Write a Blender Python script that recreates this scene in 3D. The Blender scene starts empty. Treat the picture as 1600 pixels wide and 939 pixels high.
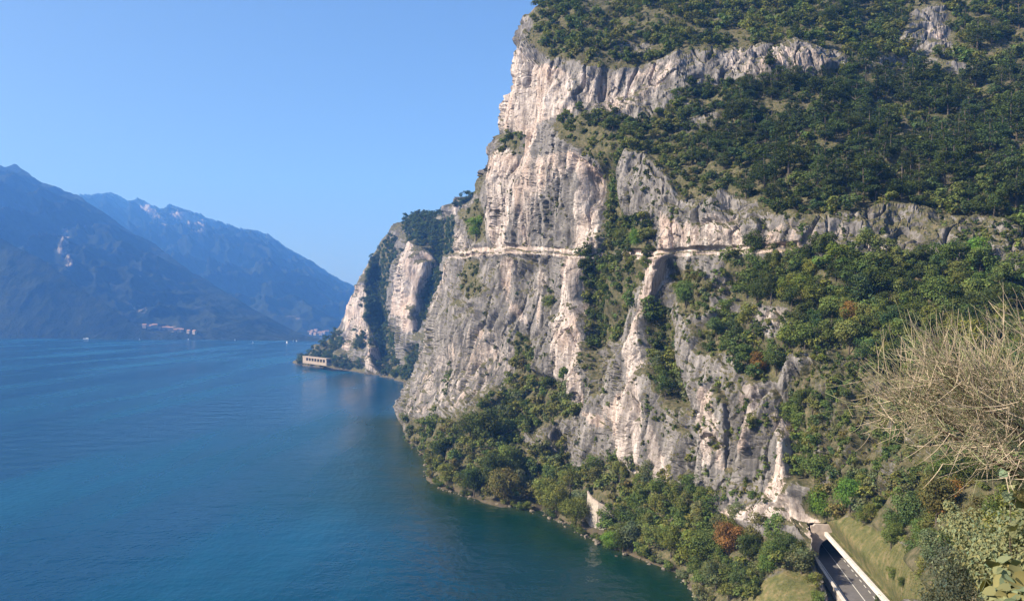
import bpy, math, random
import numpy as np
from mathutils import Matrix, Vector

C = bpy.context.scene.collection
SC = bpy.context.scene
rad = math.radians

# ------------------------------------------------------------------ camera, sky, sun, exposure
HC = 85.0                      # camera height above the lake
F = 1256.0                     # focal length in photo pixels (photo is 1600 wide)
CX, HY, ROLL = 800.0, 505.0, rad(0.7)
cam_d = bpy.data.cameras.new('camera')
cam_d.sensor_width = 36.0
cam_d.sensor_fit = 'HORIZONTAL'
cam_d.lens = 36.0 * F / 1600.0
cam_d.shift_y = (HY - 469.5) / 1600.0
cam_d.clip_start = 0.1
cam_d.clip_end = 60000
cam = bpy.data.objects.new('camera', cam_d)
C.objects.link(cam)
cam.matrix_world = Matrix.Translation((0, 0, HC)) @ Matrix.Rotation(rad(90), 4, 'X') @ Matrix.Rotation(ROLL, 4, 'Z')
SC.camera = cam

SUN_EL, SUN_AZ = rad(35), rad(12)          # from the left, a little on the camera's side
sdir = Vector((-math.cos(SUN_EL) * math.cos(SUN_AZ), -math.cos(SUN_EL) * math.sin(SUN_AZ), math.sin(SUN_EL)))
sun_d = bpy.data.lights.new('sun', 'SUN')
sun_d.energy = 5.0
sun_d.angle = rad(0.5)
sun_d.color = (1.0, 0.95, 0.91)
sun = bpy.data.objects.new('sun', sun_d)
C.objects.link(sun)
sun.rotation_euler = sdir.to_track_quat('Z', 'Y').to_euler()
sun.location = (-300, -100, 400)

W = bpy.data.worlds.new('World')
SC.world = W
W.use_nodes = True
nt = W.node_tree
bg = nt.nodes['Background']
sky = nt.nodes.new('ShaderNodeTexSky')
sky.sky_type = 'NISHITA'
sky.sun_disc = False
sky.sun_elevation = SUN_EL
sky.sun_rotation = math.atan2(sdir.x, sdir.y)
sky.altitude = 100
sky.air_density = 1.0
sky.dust_density = 1.8
sky.ozone_density = 3.4
nt.links.new(sky.outputs[0], bg.inputs[0])
bg.inputs[1].default_value = 0.064
SC.view_settings.view_transform = 'Standard'
SC.view_settings.look = 'None'
SC.view_settings.gamma = 1
SC.view_settings.exposure = 1.15
SC.view_settings.use_curve_mapping = False
SC.render.engine = 'CYCLES'
SC.cycles.use_denoising = True
SC.cycles.max_bounces = 5
SC.cycles.diffuse_bounces = 2
SC.cycles.glossy_bounces = 2
SC.cycles.transmission_bounces = 2
SC.cycles.volume_bounces = 2
SC.cycles.caustics_reflective = False
SC.cycles.caustics_refractive = False

# ------------------------------------------------------------------ helpers
rng = np.random.default_rng(7)
random.seed(7)
S = HC / 65.0                  # the depths below were measured for a 65 m high camera
CR, SR = math.cos(ROLL), math.sin(ROLL)


def level(px, py):
    dx = np.asarray(px, float) - CX
    dy = np.asarray(py, float) - HY
    return (dx * CR + dy * SR) / F, (-dx * SR + dy * CR) / F


def at(px, py, Y):
    a, b = level(px, py)
    Y = np.asarray(Y, float)
    return np.stack([a * Y, Y + 0 * a, HC - b * Y], -1)


def yz(px, py, z):             # depth at which the sight line through a photo point meets the height z
    a, b = level(px, py)
    return (HC - z) / b


def project(p):
    p = np.asarray(p, float)
    a = p[..., 0] / p[..., 1]
    b = (HC - p[..., 2]) / p[..., 1]
    return CX + F * (a * CR - b * SR), HY + F * (a * SR + b * CR)


def _hash(ix, iy, iz, seed):
    h = (ix * 374761393 + iy * 668265263 + iz * 2147483647 + seed * 1274126177) & 0xFFFFFFFF
    h = ((h ^ (h >> 13)) * 1274126177) & 0xFFFFFFFF
    h = ((h ^ (h >> 16)) * 2246822519) & 0xFFFFFFFF
    return h ^ (h >> 15)


_G = np.array([[1, 1, 0], [-1, 1, 0], [1, -1, 0], [-1, -1, 0], [1, 0, 1], [-1, 0, 1], [1, 0, -1], [-1, 0, -1],
               [0, 1, 1], [0, -1, 1], [0, 1, -1], [0, -1, -1], [1, 1, 0], [-1, 1, 0], [0, -1, 1], [0, -1, -1]], float)


def noise(p, seed=0):
    p = np.asarray(p, float)
    i = np.floor(p).astype(np.int64)
    f = p - i
    u = f * f * f * (f * (f * 6 - 15) + 10)
    out = 0
    for dx in (0, 1):
        for dy in (0, 1):
            for dz in (0, 1):
                g = _G[_hash(i[..., 0] + dx, i[..., 1] + dy, i[..., 2] + dz, seed) & 15]
                d = g[..., 0] * (f[..., 0] - dx) + g[..., 1] * (f[..., 1] - dy) + g[..., 2] * (f[..., 2] - dz)
                w = (u[..., 0] if dx else 1 - u[..., 0]) * (u[..., 1] if dy else 1 - u[..., 1]) * (u[..., 2] if dz else 1 - u[..., 2])
                out = out + w * d
    return out


def fbm(p, seed=0, octs=3):
    s, a = 0, 1.0
    for k in range(octs):
        s = s + a * noise(p * (2.03 ** k), seed + k)
        a *= 0.5
    return s


def ridged(p, seed=0, octs=2):
    s, a = 0, 1.0
    for k in range(octs):
        s = s + a * (1 - 2.2 * np.abs(noise(p * (2.1 ** k), seed + k)))
        a *= 0.5
    return s - 0.6


def sstep(a, b, x):
    t = np.clip((x - a) / (b - a), 0, 1)
    return t * t * (3 - 2 * t)


# raster masks in the photograph's own map, used to lay out cover and rock kinds over the terrain
RX0, RY0, RST = -40, -340, 2.0
RW, RH = 1120, 720
_gx, _gy = np.meshgrid(RX0 + RST * np.arange(RW), RY0 + RST * np.arange(RH))


def blur(m, s):
    s = s / RST
    n = int(3 * s) + 1
    k = np.exp(-0.5 * (np.arange(-n, n + 1) / s) ** 2)
    k /= k.sum()
    m = np.apply_along_axis(lambda v: np.convolve(np.pad(v, n, 'edge'), k, 'valid'), 0, m)
    return np.apply_along_axis(lambda v: np.convolve(np.pad(v, n, 'edge'), k, 'valid'), 1, m)


def inside(poly):
    m = np.zeros(_gx.shape, bool)
    n = len(poly)
    for i in range(n):
        x0, y0 = poly[i]
        x1, y1 = poly[(i + 1) % n]
        if y0 == y1:
            continue
        c = (y0 > _gy) != (y1 > _gy)
        m ^= c & (_gx < (x1 - x0) * (_gy - y0) / (y1 - y0) + x0)
    return m


def raster(polys, s=5):
    m = np.zeros(_gx.shape)
    for w, poly in polys:
        m = np.maximum(m, w * inside(poly)) if w > 0 else np.where(inside(poly), -w if w < -1e-6 else 0, m)
    return blur(m, s) if s else m


def stroke(lines, s=0):        # (half width in px, value, polyline)
    m = np.zeros(_gx.shape)
    for w, v, pl in lines:
        d = np.full(_gx.shape, 1e9)
        for (x0, y0), (x1, y1) in zip(pl[:-1], pl[1:]):
            L = (x1 - x0) ** 2 + (y1 - y0) ** 2
            t = np.clip(((_gx - x0) * (x1 - x0) + (_gy - y0) * (y1 - y0)) / L, 0, 1)
            d = np.minimum(d, np.hypot(_gx - x0 - t * (x1 - x0), _gy - y0 - t * (y1 - y0)))
        m += v * np.exp(-(d / w) ** 2)
    return m


def look(m, px, py):
    x = np.clip((np.asarray(px, float) - RX0) / RST, 0, RW - 1.001)
    y = np.clip((np.asarray(py, float) - RY0) / RST, 0, RH - 1.001)
    i, j = x.astype(int), y.astype(int)
    fx, fy = x - i, y - j
    return (m[j, i] * (1 - fx) * (1 - fy) + m[j, i + 1] * fx * (1 - fy) + m[j + 1, i] * (1 - fx) * fy + m[j + 1, i + 1] * fx * fy)


def tps(ctrl):
    c = np.array(ctrl, float)
    q = c[:, :2] / 100.0
    v = np.log(c[:, 2] * S)

    def U(r2):
        return r2 * np.log(r2 + 1e-9)
    n = len(q)
    K = U(((q[:, None] - q[None]) ** 2).sum(-1)) + 0.02 * np.eye(n)
    P = np.c_[np.ones(n), q]
    A = np.block([[K, P], [P.T, np.zeros((3, 3))]])
    w = np.linalg.solve(A, np.r_[v, 0, 0, 0])

    def ev(px, py):
        z = np.stack([np.asarray(px, float), np.asarray(py, float)], -1) / 100.0
        out = w[n] + w[n + 1] * z[..., 0] + w[n + 2] * z[..., 1]
        for k in range(n):
            out = out + w[k] * U(((z - q[k]) ** 2).sum(-1))
        return np.exp(out)
    return ev


def mesh_np(name, V, Q, mat, attrs=None, smooth=True, tris=None):
    me = bpy.data.meshes.new(name)
    V = np.asarray(V, np.float32).reshape(-1, 3)
    Q = np.asarray(Q, np.int32).reshape(-1, 4)
    me.vertices.add(len(V))
    me.vertices.foreach_set('co', V.ravel())
    nq = len(Q)
    nt_ = 0 if tris is None else len(tris)
    me.loops.add(nq * 4 + nt_ * 3)
    me.polygons.add(nq + nt_)
    li = Q.ravel()
    st = np.arange(nq) * 4
    if nt_:
        li = np.r_[li, np.asarray(tris, np.int32).ravel()]
        st = np.r_[st, nq * 4 + 3 * np.arange(nt_)]
    me.loops.foreach_set('vertex_index', li.astype(np.int32))
    me.polygons.foreach_set('loop_start', st.astype(np.int32))
    me.polygons.foreach_set('use_smooth', np.full(nq + nt_, smooth, bool))
    me.update(calc_edges=True)
    for k, a in (attrs or {}).items():
        a = np.asarray(a, np.float32)
        if a.ndim == 1:
            at_ = me.attributes.new(k, 'FLOAT', 'POINT')
            at_.data.foreach_set('value', a)
        else:
            at_ = me.attributes.new(k, 'FLOAT_COLOR', 'POINT')
            at_.data.foreach_set('color', np.c_[a, np.ones(len(a), np.float32)].astype(np.float32).ravel())
    if mat:
        me.materials.append(mat)
    me.validate()
    return me


def link(name, me, parent=None, loc=None):
    o = bpy.data.objects.new(name, me)
    C.objects.link(o)
    if parent:
        o.parent = parent
    if loc is not None:
        o.location = loc
    return o


def tag(o, label=None, cat=None, group=None, kind=None):
    if label:
        o['label'] = label
    if cat:
        o['category'] = cat
    if group:
        o['group'] = group
    if kind:
        o['kind'] = kind
    return o


def empty(name, loc, label, cat, group=None):
    o = bpy.data.objects.new(name, None)
    C.objects.link(o)
    o.location = loc
    o.empty_display_size = 0.3
    return tag(o, label, cat, group)


class MB:                      # collects simple shapes into one mesh
    def __init__(self):
        self.v, self.f = [], []

    def quad(self, a, b, c, d):
        n = len(self.v)
        self.v += [tuple(a), tuple(b), tuple(c), tuple(d)]
        self.f.append((n, n + 1, n + 2, n + 3))

    def hexa(self, p):         # 8 corners: bottom ring then top ring
        n = len(self.v)
        self.v += [tuple(q) for q in p]
        for f in ((3, 2, 1, 0), (4, 5, 6, 7), (0, 1, 5, 4), (1, 2, 6, 5), (2, 3, 7, 6), (3, 0, 4, 7)):
            self.f.append(tuple(n + i for i in f))

    def box(self, c, s, rz=0.0):
        cs, sn = math.cos(rz), math.sin(rz)
        p = []
        for z in (-.5, .5):
            for x, y in ((-.5, -.5), (.5, -.5), (.5, .5), (-.5, .5)):
                X, Y_ = x * s[0], y * s[1]
                p.append((c[0] + X * cs - Y_ * sn, c[1] + X * sn + Y_ * cs, c[2] + z * s[2]))
        self.hexa(p)

    def tube(self, pts, r, n=6):
        pts = [Vector(p) for p in pts]
        r = r if hasattr(r, '__len__') else [r] * len(pts)
        base = len(self.v)
        for k, p in enumerate(pts):
            d = (pts[min(k + 1, len(pts) - 1)] - pts[max(k - 1, 0)]).normalized()
            u = d.cross(Vector((0.13, 0.29, 1)) if abs(d.z) < .9 else Vector((1, 0.1, 0))).normalized()
            w = d.cross(u)
            for j in range(n):
                a = 2 * math.pi * j / n
                self.v.append(tuple(p + r[k] * (math.cos(a) * u + math.sin(a) * w)))
        for k in range(len(pts) - 1):
            for j in range(n):
                a, b = base + k * n + j, base + k * n + (j + 1) % n
                self.f.append((a, b, b + n, a + n))
        for e, rev in ((0, True), (len(pts) - 1, False)):
            ring = [base + e * n + j for j in range(n)]
            self.f.append(tuple(reversed(ring)) if rev else tuple(ring))

    def build(self, name, mat, parent=None, smooth=False, loc=None):
        me = bpy.data.meshes.new(name)
        me.from_pydata(self.v, [], self.f)
        if mat:
            me.materials.append(mat)
        if smooth:
            me.polygons.foreach_set('use_smooth', np.ones(len(me.polygons), bool))
        me.update()
        return link(name, me, parent, loc)


# ------------------------------------------------------------------ materials
def new_mat(name):
    m = bpy.data.materials.new(name)
    m.use_nodes = True
    t = m.node_tree
    return m, t, t.nodes, t.links, t.nodes['Principled BSDF']


def tex_noise(t, vec, scale, detail=4, rough=0.55):
    n = t.nodes.new('ShaderNodeTexNoise')
    n.inputs['Scale'].default_value = scale
    n.inputs['Detail'].default_value = detail
    n.inputs['Roughness'].default_value = rough
    t.links.new(vec, n.inputs['Vector'])
    return n.outputs['Fac']


def ramp(t, fac, stops):
    r = t.nodes.new('ShaderNodeValToRGB')
    e = r.color_ramp.elements
    while len(e) < len(stops):
        e.new(0.5)
    for k, (p, c) in enumerate(stops):
        e[k].position = p
        e[k].color = (*c, 1) if hasattr(c, '__len__') else (c, c, c, 1)
    t.links.new(fac, r.inputs[0])
    return r.outputs[0]


def math_(t, op, a, b=None, clamp=False):
    n = t.nodes.new('ShaderNodeMath')
    n.operation = op
    n.use_clamp = clamp
    for k, v in ((0, a), (1, b)):
        if v is None:
            continue
        if isinstance(v, (int, float)):
            n.inputs[k].default_value = v
        else:
            t.links.new(v, n.inputs[k])
    return n.outputs[0]


def mix(t, fac, a, b, mode='MIX'):
    n = t.nodes.new('ShaderNodeMix')
    n.data_type = 'RGBA'
    n.blend_type = mode
    for k, v in ((0, fac), (6, a), (7, b)):
        if isinstance(v, (int, float)):
            n.inputs[k].default_value = v
        elif isinstance(v, tuple):
            n.inputs[k].default_value = (*v, 1)
        else:
            t.links.new(v, n.inputs[k])
    return n.outputs[2]


def attr(t, name, out='Fac'):
    n = t.nodes.new('ShaderNodeAttribute')
    n.attribute_name = name
    return n.outputs[out]


def mapping(t, scale=(1, 1, 1), src=None):
    if src is None:
        src = t.nodes.new('ShaderNodeTexCoord').outputs['Object']
    m = t.nodes.new('ShaderNodeMapping')
    m.inputs['Scale'].default_value = scale
    t.links.new(src, m.inputs[0])
    return m.outputs[0]


def bump(t, h, strength, dist, normal=None):
    b = t.nodes.new('ShaderNodeBump')
    b.inputs['Strength'].default_value = strength
    b.inputs['Distance'].default_value = dist
    t.links.new(h, b.inputs['Height'])
    if normal is not None:
        t.links.new(normal, b.inputs['Normal'])
    return b.outputs[0]


def rock_material():
    m, t, N, L, P = new_mat('cliff_rock')
    o = mapping(t)
    vs = mapping(t, (1, 1, 0.16))
    big = tex_noise(t, o, 0.035, 4)
    streak = tex_noise(t, vs, 0.22, 6, 0.62)
    streak2 = tex_noise(t, vs, 0.9, 4, 0.6)
    fine = tex_noise(t, o, 1.1, 6, 0.65)
    grain = tex_noise(t, o, 4.0, 4, 0.7)
    grey = ramp(t, streak, [(0.30, (0.085, 0.080, 0.079)), (0.45, (0.162, 0.151, 0.147)), (0.58, (0.23, 0.213, 0.206)), (0.72, (0.335, 0.303, 0.289))])
    vs2 = mapping(t, (1, 1, 0.07))
    rill = tex_noise(t, vs2, 0.55, 5, 0.7)
    pale = ramp(t, rill, [(0.3, (0.27, 0.228, 0.212)), (0.5, (0.43, 0.37, 0.342)), (0.65, (0.52, 0.47, 0.445))])
    pink = ramp(t, big, [(0.45, 0.0), (0.66, 0.5)])
    pale = mix(t, pink, pale, (0.44, 0.30, 0.23))
    sc = math_(t, 'ADD', attr(t, 'scar'), math_(t, 'MULTIPLY', math_(t, 'SUBTRACT', streak, 0.5), 1.5))
    sc = math_(t, 'ADD', sc, math_(t, 'MULTIPLY', math_(t, 'SUBTRACT', fine, 0.5), 0.5))
    sc = ramp(t, sc, [(0.40, 0.0), (0.66, 1.0)])
    col = mix(t, sc, grey, pale)
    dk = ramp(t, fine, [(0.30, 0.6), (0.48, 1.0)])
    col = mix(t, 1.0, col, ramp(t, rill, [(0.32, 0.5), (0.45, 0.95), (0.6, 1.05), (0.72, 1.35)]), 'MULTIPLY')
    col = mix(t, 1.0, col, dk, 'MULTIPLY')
    stain = tex_noise(t, mapping(t, (1, 1, 0.14)), 0.085, 5, 0.6)
    col = mix(t, 1.0, col, ramp(t, stain, [(0.36, 0.52), (0.47, 0.9), (0.55, 1.0)]), 'MULTIPLY')
    # low scrub and dry grass clinging to the rock
    turf = ramp(t, tex_noise(t, o, 0.6, 5, 0.7), [(0.32, (0.04, 0.048, 0.022)), (0.5, (0.085, 0.08, 0.042)), (0.68, (0.16, 0.13, 0.085))])
    gm = math_(t, 'ADD', attr(t, 'green'), math_(t, 'MULTIPLY', math_(t, 'SUBTRACT', fine, 0.5), 1.6))
    gm = math_(t, 'ADD', gm, math_(t, 'MULTIPLY', math_(t, 'SUBTRACT', tex_noise(t, o, 0.16, 3), 0.5), 0.9))
    gm = ramp(t, gm, [(0.42, 0.0), (0.6, 1.0)])
    col = mix(t, gm, col, turf)
    grs = ramp(t, tex_noise(t, o, 0.35, 5, 0.7), [(0.3, (0.055, 0.07, 0.024)), (0.5, (0.115, 0.112, 0.046)), (0.68, (0.205, 0.16, 0.085))])
    gr = math_(t, 'ADD', attr(t, 'meadow'), math_(t, 'MULTIPLY', math_(t, 'SUBTRACT', fine, 0.5), 0.5))
    col = mix(t, ramp(t, gr, [(0.4, 0.0), (0.6, 1.0)]), col, grs)
    wet = attr(t, 'wet')
    col = mix(t, wet, col, mix(t, fine, (0.045, 0.036, 0.024), (0.14, 0.115, 0.08)))
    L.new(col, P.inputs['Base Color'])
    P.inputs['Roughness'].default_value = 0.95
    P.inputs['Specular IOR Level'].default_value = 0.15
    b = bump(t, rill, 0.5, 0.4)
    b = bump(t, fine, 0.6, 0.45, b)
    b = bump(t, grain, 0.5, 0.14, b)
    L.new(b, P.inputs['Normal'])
    return m


def foliage_material():
    m, t, N, L, P = new_mat('foliage')
    info = N.new('ShaderNodeObjectInfo')
    col = mix(t, 1.0, attr(t, 'tone', 'Color'), info.outputs['Color'], 'MULTIPLY')
    d = N.new('ShaderNodeBsdfDiffuse')
    tr = N.new('ShaderNodeBsdfTranslucent')
    ms = N.new('ShaderNodeMixShader')
    ms.inputs[0].default_value = 0.22
    L.new(col, d.inputs[0])
    L.new(mix(t, 1.0, col, (1.2, 1.25, 0.6), 'MULTIPLY'), tr.inputs[0])
    L.new(d.outputs[0], ms.inputs[1])
    L.new(tr.outputs[0], ms.inputs[2])
    L.new(ms.outputs[0], N['Material Output'].inputs[0])
    return m


def plain(name, col, rough=0.8, var=0.25, scale=2.0, bmp=0.0, dist=0.05):
    m, t, N, L, P = new_mat(name)
    o = mapping(t)
    n = tex_noise(t, o, scale, 5, 0.6)
    lo = tuple(c * (1 - var) for c in col)
    hi = tuple(min(1, c * (1 + var)) for c in col)
    L.new(ramp(t, n, [(0.3, lo), (0.7, hi)]), P.inputs['Base Color'])
    P.inputs['Roughness'].default_value = rough
    P.inputs['Specular IOR Level'].default_value = 0.25
    if bmp:
        L.new(bump(t, n, bmp, dist), P.inputs['Normal'])
    return m


def water_material():
    m, t, N, L, P = new_mat('lake_water')
    o = mapping(t)
    w1 = tex_noise(t, mapping(t, (1, 0.6, 1)), 0.35, 3, 0.6)
    w2 = tex_noise(t, mapping(t, (0.7, 1, 1)), 0.06, 3, 0.5)
    rot = N.new('ShaderNodeMapping')
    rot.inputs['Rotation'].default_value = (0, 0, rad(4))
    rot.inputs['Scale'].default_value = (4.5, 0.55, 1)
    L.new(N.new('ShaderNodeTexCoord').outputs['Object'], rot.inputs[0])
    st = tex_noise(t, rot.outputs[0], 0.0022, 5, 0.55)
    deep = mix(t, ramp(t, st, [(0.50, 0.0), (0.66, 1.0)]), (0.0006, 0.037, 0.088), (0.004, 0.066, 0.135))
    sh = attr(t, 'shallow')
    col = mix(t, attr(t, 'shelf'), deep, (0.002, 0.023, 0.0145))  # green inshore tint: the cliff's dark reflection painted into the water colour
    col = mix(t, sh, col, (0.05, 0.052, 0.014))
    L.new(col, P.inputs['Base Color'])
    L.new(ramp(t, st, [(0.44, 0.12), (0.60, 0.30)]), P.inputs['Roughness'])
    P.inputs['IOR'].default_value = 1.33
    P.inputs['Specular IOR Level'].default_value = 0.15
    b = bump(t, w1, 1.0, 0.35)
    b = bump(t, w2, 0.6, 1.6, b)
    L.new(b, P.inputs['Normal'])
    return m


def mountain_material():
    m, t, N, L, P = new_mat('mountain_slope')
    o = mapping(t)
    n = tex_noise(t, o, 0.006, 6, 0.65)
    f = tex_noise(t, o, 0.02, 5, 0.7)
    wood = ramp(t, n, [(0.35, (0.008, 0.012, 0.008)), (0.65, (0.028, 0.033, 0.018))])
    rock = ramp(t, f, [(0.35, (0.13, 0.115, 0.10)), (0.62, (0.32, 0.27, 0.235))])
    a = math_(t, 'ADD', attr(t, 'scar'), math_(t, 'MULTIPLY', math_(t, 'SUBTRACT', f, 0.5), 1.4))
    a = math_(t, 'ADD', a, math_(t, 'MULTIPLY', math_(t, 'SUBTRACT', n, 0.5), 0.9))
    L.new(mix(t, ramp(t, a, [(0.42, 0.0), (0.72, 1.0)]), wood, rock), P.inputs['Base Color'])
    P.inputs['Roughness'].default_value = 1.0
    P.inputs['Specular IOR Level'].default_value = 0.0
    L.new(bump(t, n, 0.8, 60), P.inputs['Normal'])
    return m


ROCK, LEAF, WATER, MOUNT = rock_material(), foliage_material(), water_material(), mountain_material()
BARK = plain('pine_bark', (0.10, 0.082, 0.066), 0.9, 0.35, 3)
CONC = plain('pale_concrete', (0.55, 0.51, 0.47), 0.85, 0.16, 0.6, 0.3)
STONE = plain('pale_stone_wall', (0.36, 0.315, 0.275), 0.9, 0.3, 1.2, 0.8, 0.15)
PORTAL = plain('portal_masonry', (0.40, 0.33, 0.285), 0.9, 0.22, 1.0, 0.6, 0.1)
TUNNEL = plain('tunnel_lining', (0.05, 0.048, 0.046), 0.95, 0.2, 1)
ASPH = plain('asphalt', (0.14, 0.132, 0.132), 0.9, 0.14, 0.8)
PAINT = plain('road_paint', (0.72, 0.71, 0.68), 0.7, 0.1, 3)
IRON = plain('weathered_iron', (0.12, 0.11, 0.10), 0.7, 0.2, 5)
TIMBER = plain('dark_timber', (0.085, 0.062, 0.048), 0.9, 0.3, 5)
WHITE = plain('white_hull', (0.8, 0.8, 0.78), 0.4, 0.05, 1)
DARKBLUE = plain('dark_glazing', (0.02, 0.025, 0.035), 0.3, 0.1, 1)
PLASTER = plain('pale_plaster', (0.30, 0.245, 0.20), 0.9, 0.12, 0.3)
TILES = plain('roof_tiles', (0.36, 0.2, 0.14), 0.9, 0.2, 0.5)
TWIG = plain('dry_stem', (0.38, 0.325, 0.265), 0.85, 0.3, 9)
TWIGG = plain('grey_green_stem', (0.26, 0.27, 0.16), 0.85, 0.3, 9)

# ------------------------------------------------------------------ terrain: the main cliff
CLIFF = [
    # waterline
    (1095, 939, 188), (1060, 897, 209), (1000, 872, 222), (940, 850, 237), (900, 832, 250), (860, 808, 269), (800, 793, 283),
    (740, 780, 297), (690, 765, 314), (665, 745, 340), (668, 715, 389), (632, 692, 437), (622, 660, 525),
    # px 1250
    (1255, 840, 179), (1250, 700, 194), (1250, 600, 203), (1250, 500, 213), (1250, 395, 228), (1250, 340, 233), (1250, 280, 252),
    (1250, 200, 290), (1250, 130, 318), (1250, 80, 326), (1250, 0, 385), (1250, -150, 470), (1250, -300, 560),
    # px 1100
    (1100, 870, 204), (1100, 795, 216), (1100, 700, 221), (1100, 600, 233), (1100, 500, 248), (1100, 395, 264), (1100, 340, 267),
    (1100, 270, 290), (1100, 180, 322), (1100, 130, 335), (1100, 90, 342), (1100, 0, 405),
    # px 950
    (950, 800, 256), (950, 740, 273), (950, 650, 283), (950, 560, 293), (950, 400, 308), (950, 300, 318), (960, 200, 334), (960, 180, 350),
    (960, 110, 356), (960, 60, 376), (960, 0, 415), (960, -150, 500),
    # px 820
    (820, 750, 300), (820, 690, 322), (820, 600, 345), (820, 500, 362), (820, 395, 382), (820, 300, 388), (830, 200, 396), (830, 100, 402),
    (850, 40, 425), (870, -100, 480),
    # left edge
    (700, 700, 345), (700, 620, 405), (700, 520, 440), (715, 450, 452), (760, 400, 415), (775, 300, 425), (800, 180, 430), (815, 70, 432),
    (640, 660, 465), (650, 600, 500), (670, 540, 505), (690, 430, 520), (715, 370, 500), (745, 300, 480),
    # right
    (1380, 780, 160), (1380, 700, 168), (1380, 600, 182), (1380, 500, 195), (1380, 400, 216), (1380, 340, 226), (1380, 250, 262),
    (1380, 150, 305), (1380, 0, 385), (1600, 420, 200), (1600, 350, 212), (1600, 250, 250), (1600, 120, 310), (1600, 0, 372), (1600, -200, 480),
    (1600, 550, 165), (1600, 650, 140), (1600, 750, 112), (1500, 700, 142), (1500, 600, 168), (1500, 800, 110), (1500, 900, 84), (1600, 900, 68),
    (1440, 860, 118), (1430, 939, 105), (1600, 960, 60), (1395, 939, 129), (1340, 872, 150), (1300, 826, 168), (1850, 900, 50), (1850, 650, 110), (1850, 400, 180), (1850, 100, 300),
    # lake-side bank left of the road
    (1200, 925, 160), (1200, 870, 172), (1265, 900, 159), (1290, 939, 150), (1150, 900, 184), (1150, 850, 200),
]
depth = tps(CLIFF)

GUL = stroke([
    (30, 26, [(948, 285), (955, 340), (965, 375), (945, 410), (930, 470), (945, 530)]),
    (16, 12, [(940, 530), (950, 600)]),
    (20, 12, [(1052, 420), (1035, 480), (1045, 560), (1070, 640)]),
    (13, 10, [(742, 330), (740, 385)]),
    (14, 10, [(735, 405), (725, 470)]),
    (10, 7, [(910, 120), (918, 180)]),
    (22, 14, [(1150, 450), (1140, 520), (1200, 560)]),
    (6, 5, [(1146, 640), (1146, 730)]),
    (16, 7, [(1255, 600), (1245, 660), (1255, 740)]),
    (25, 12, [(1390, 95), (1420, 110)]),
    (9, 6, [(1145, 330), (1150, 350)]),
    (12, 6, [(808, 520), (830, 545), (815, 600)]),
    (13, 12, [(885, 690), (895, 740)]),
    (10, 6, [(1090, 700), (1095, 760)]),
])
RID = stroke([
    (14, 7, [(900, 250), (905, 330)]), (18, 8, [(890, 410), (890, 520), (895, 620)]),
    (17, 10, [(1025, 410), (1005, 480), (990, 560), (985, 640), (995, 720)]),
    (9, 4, [(1180, 600), (1172, 700)]), (10, 3, [(1115, 560), (1110, 640), (1110, 730)]),
    (20, 8, [(1050, 310), (1040, 380)]), (13, 6, [(1175, 350), (1120, 370)]),
    (10, 3, [(1225, 690), (1235, 790)]), (20, 7, [(790, 260), (785, 380)]), (13, 6, [(710, 405), (690, 470), (672, 560)]),
    (28, 9, [(1240, 550), (1300, 600)]), (30, 8, [(850, 640), (840, 700)]), (10, 5, [(820, 640), (815, 690)]),
])
ROADL = [(690, 402), (765, 393), (800, 391), (850, 393), (905, 398), (950, 402), (1000, 400), (1060, 396), (1150, 393), (1200, 390), (1245, 391)]


def road_y(x):
    return np.interp(x, [p[0] for p in ROADL], [p[1] for p in ROADL])


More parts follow.
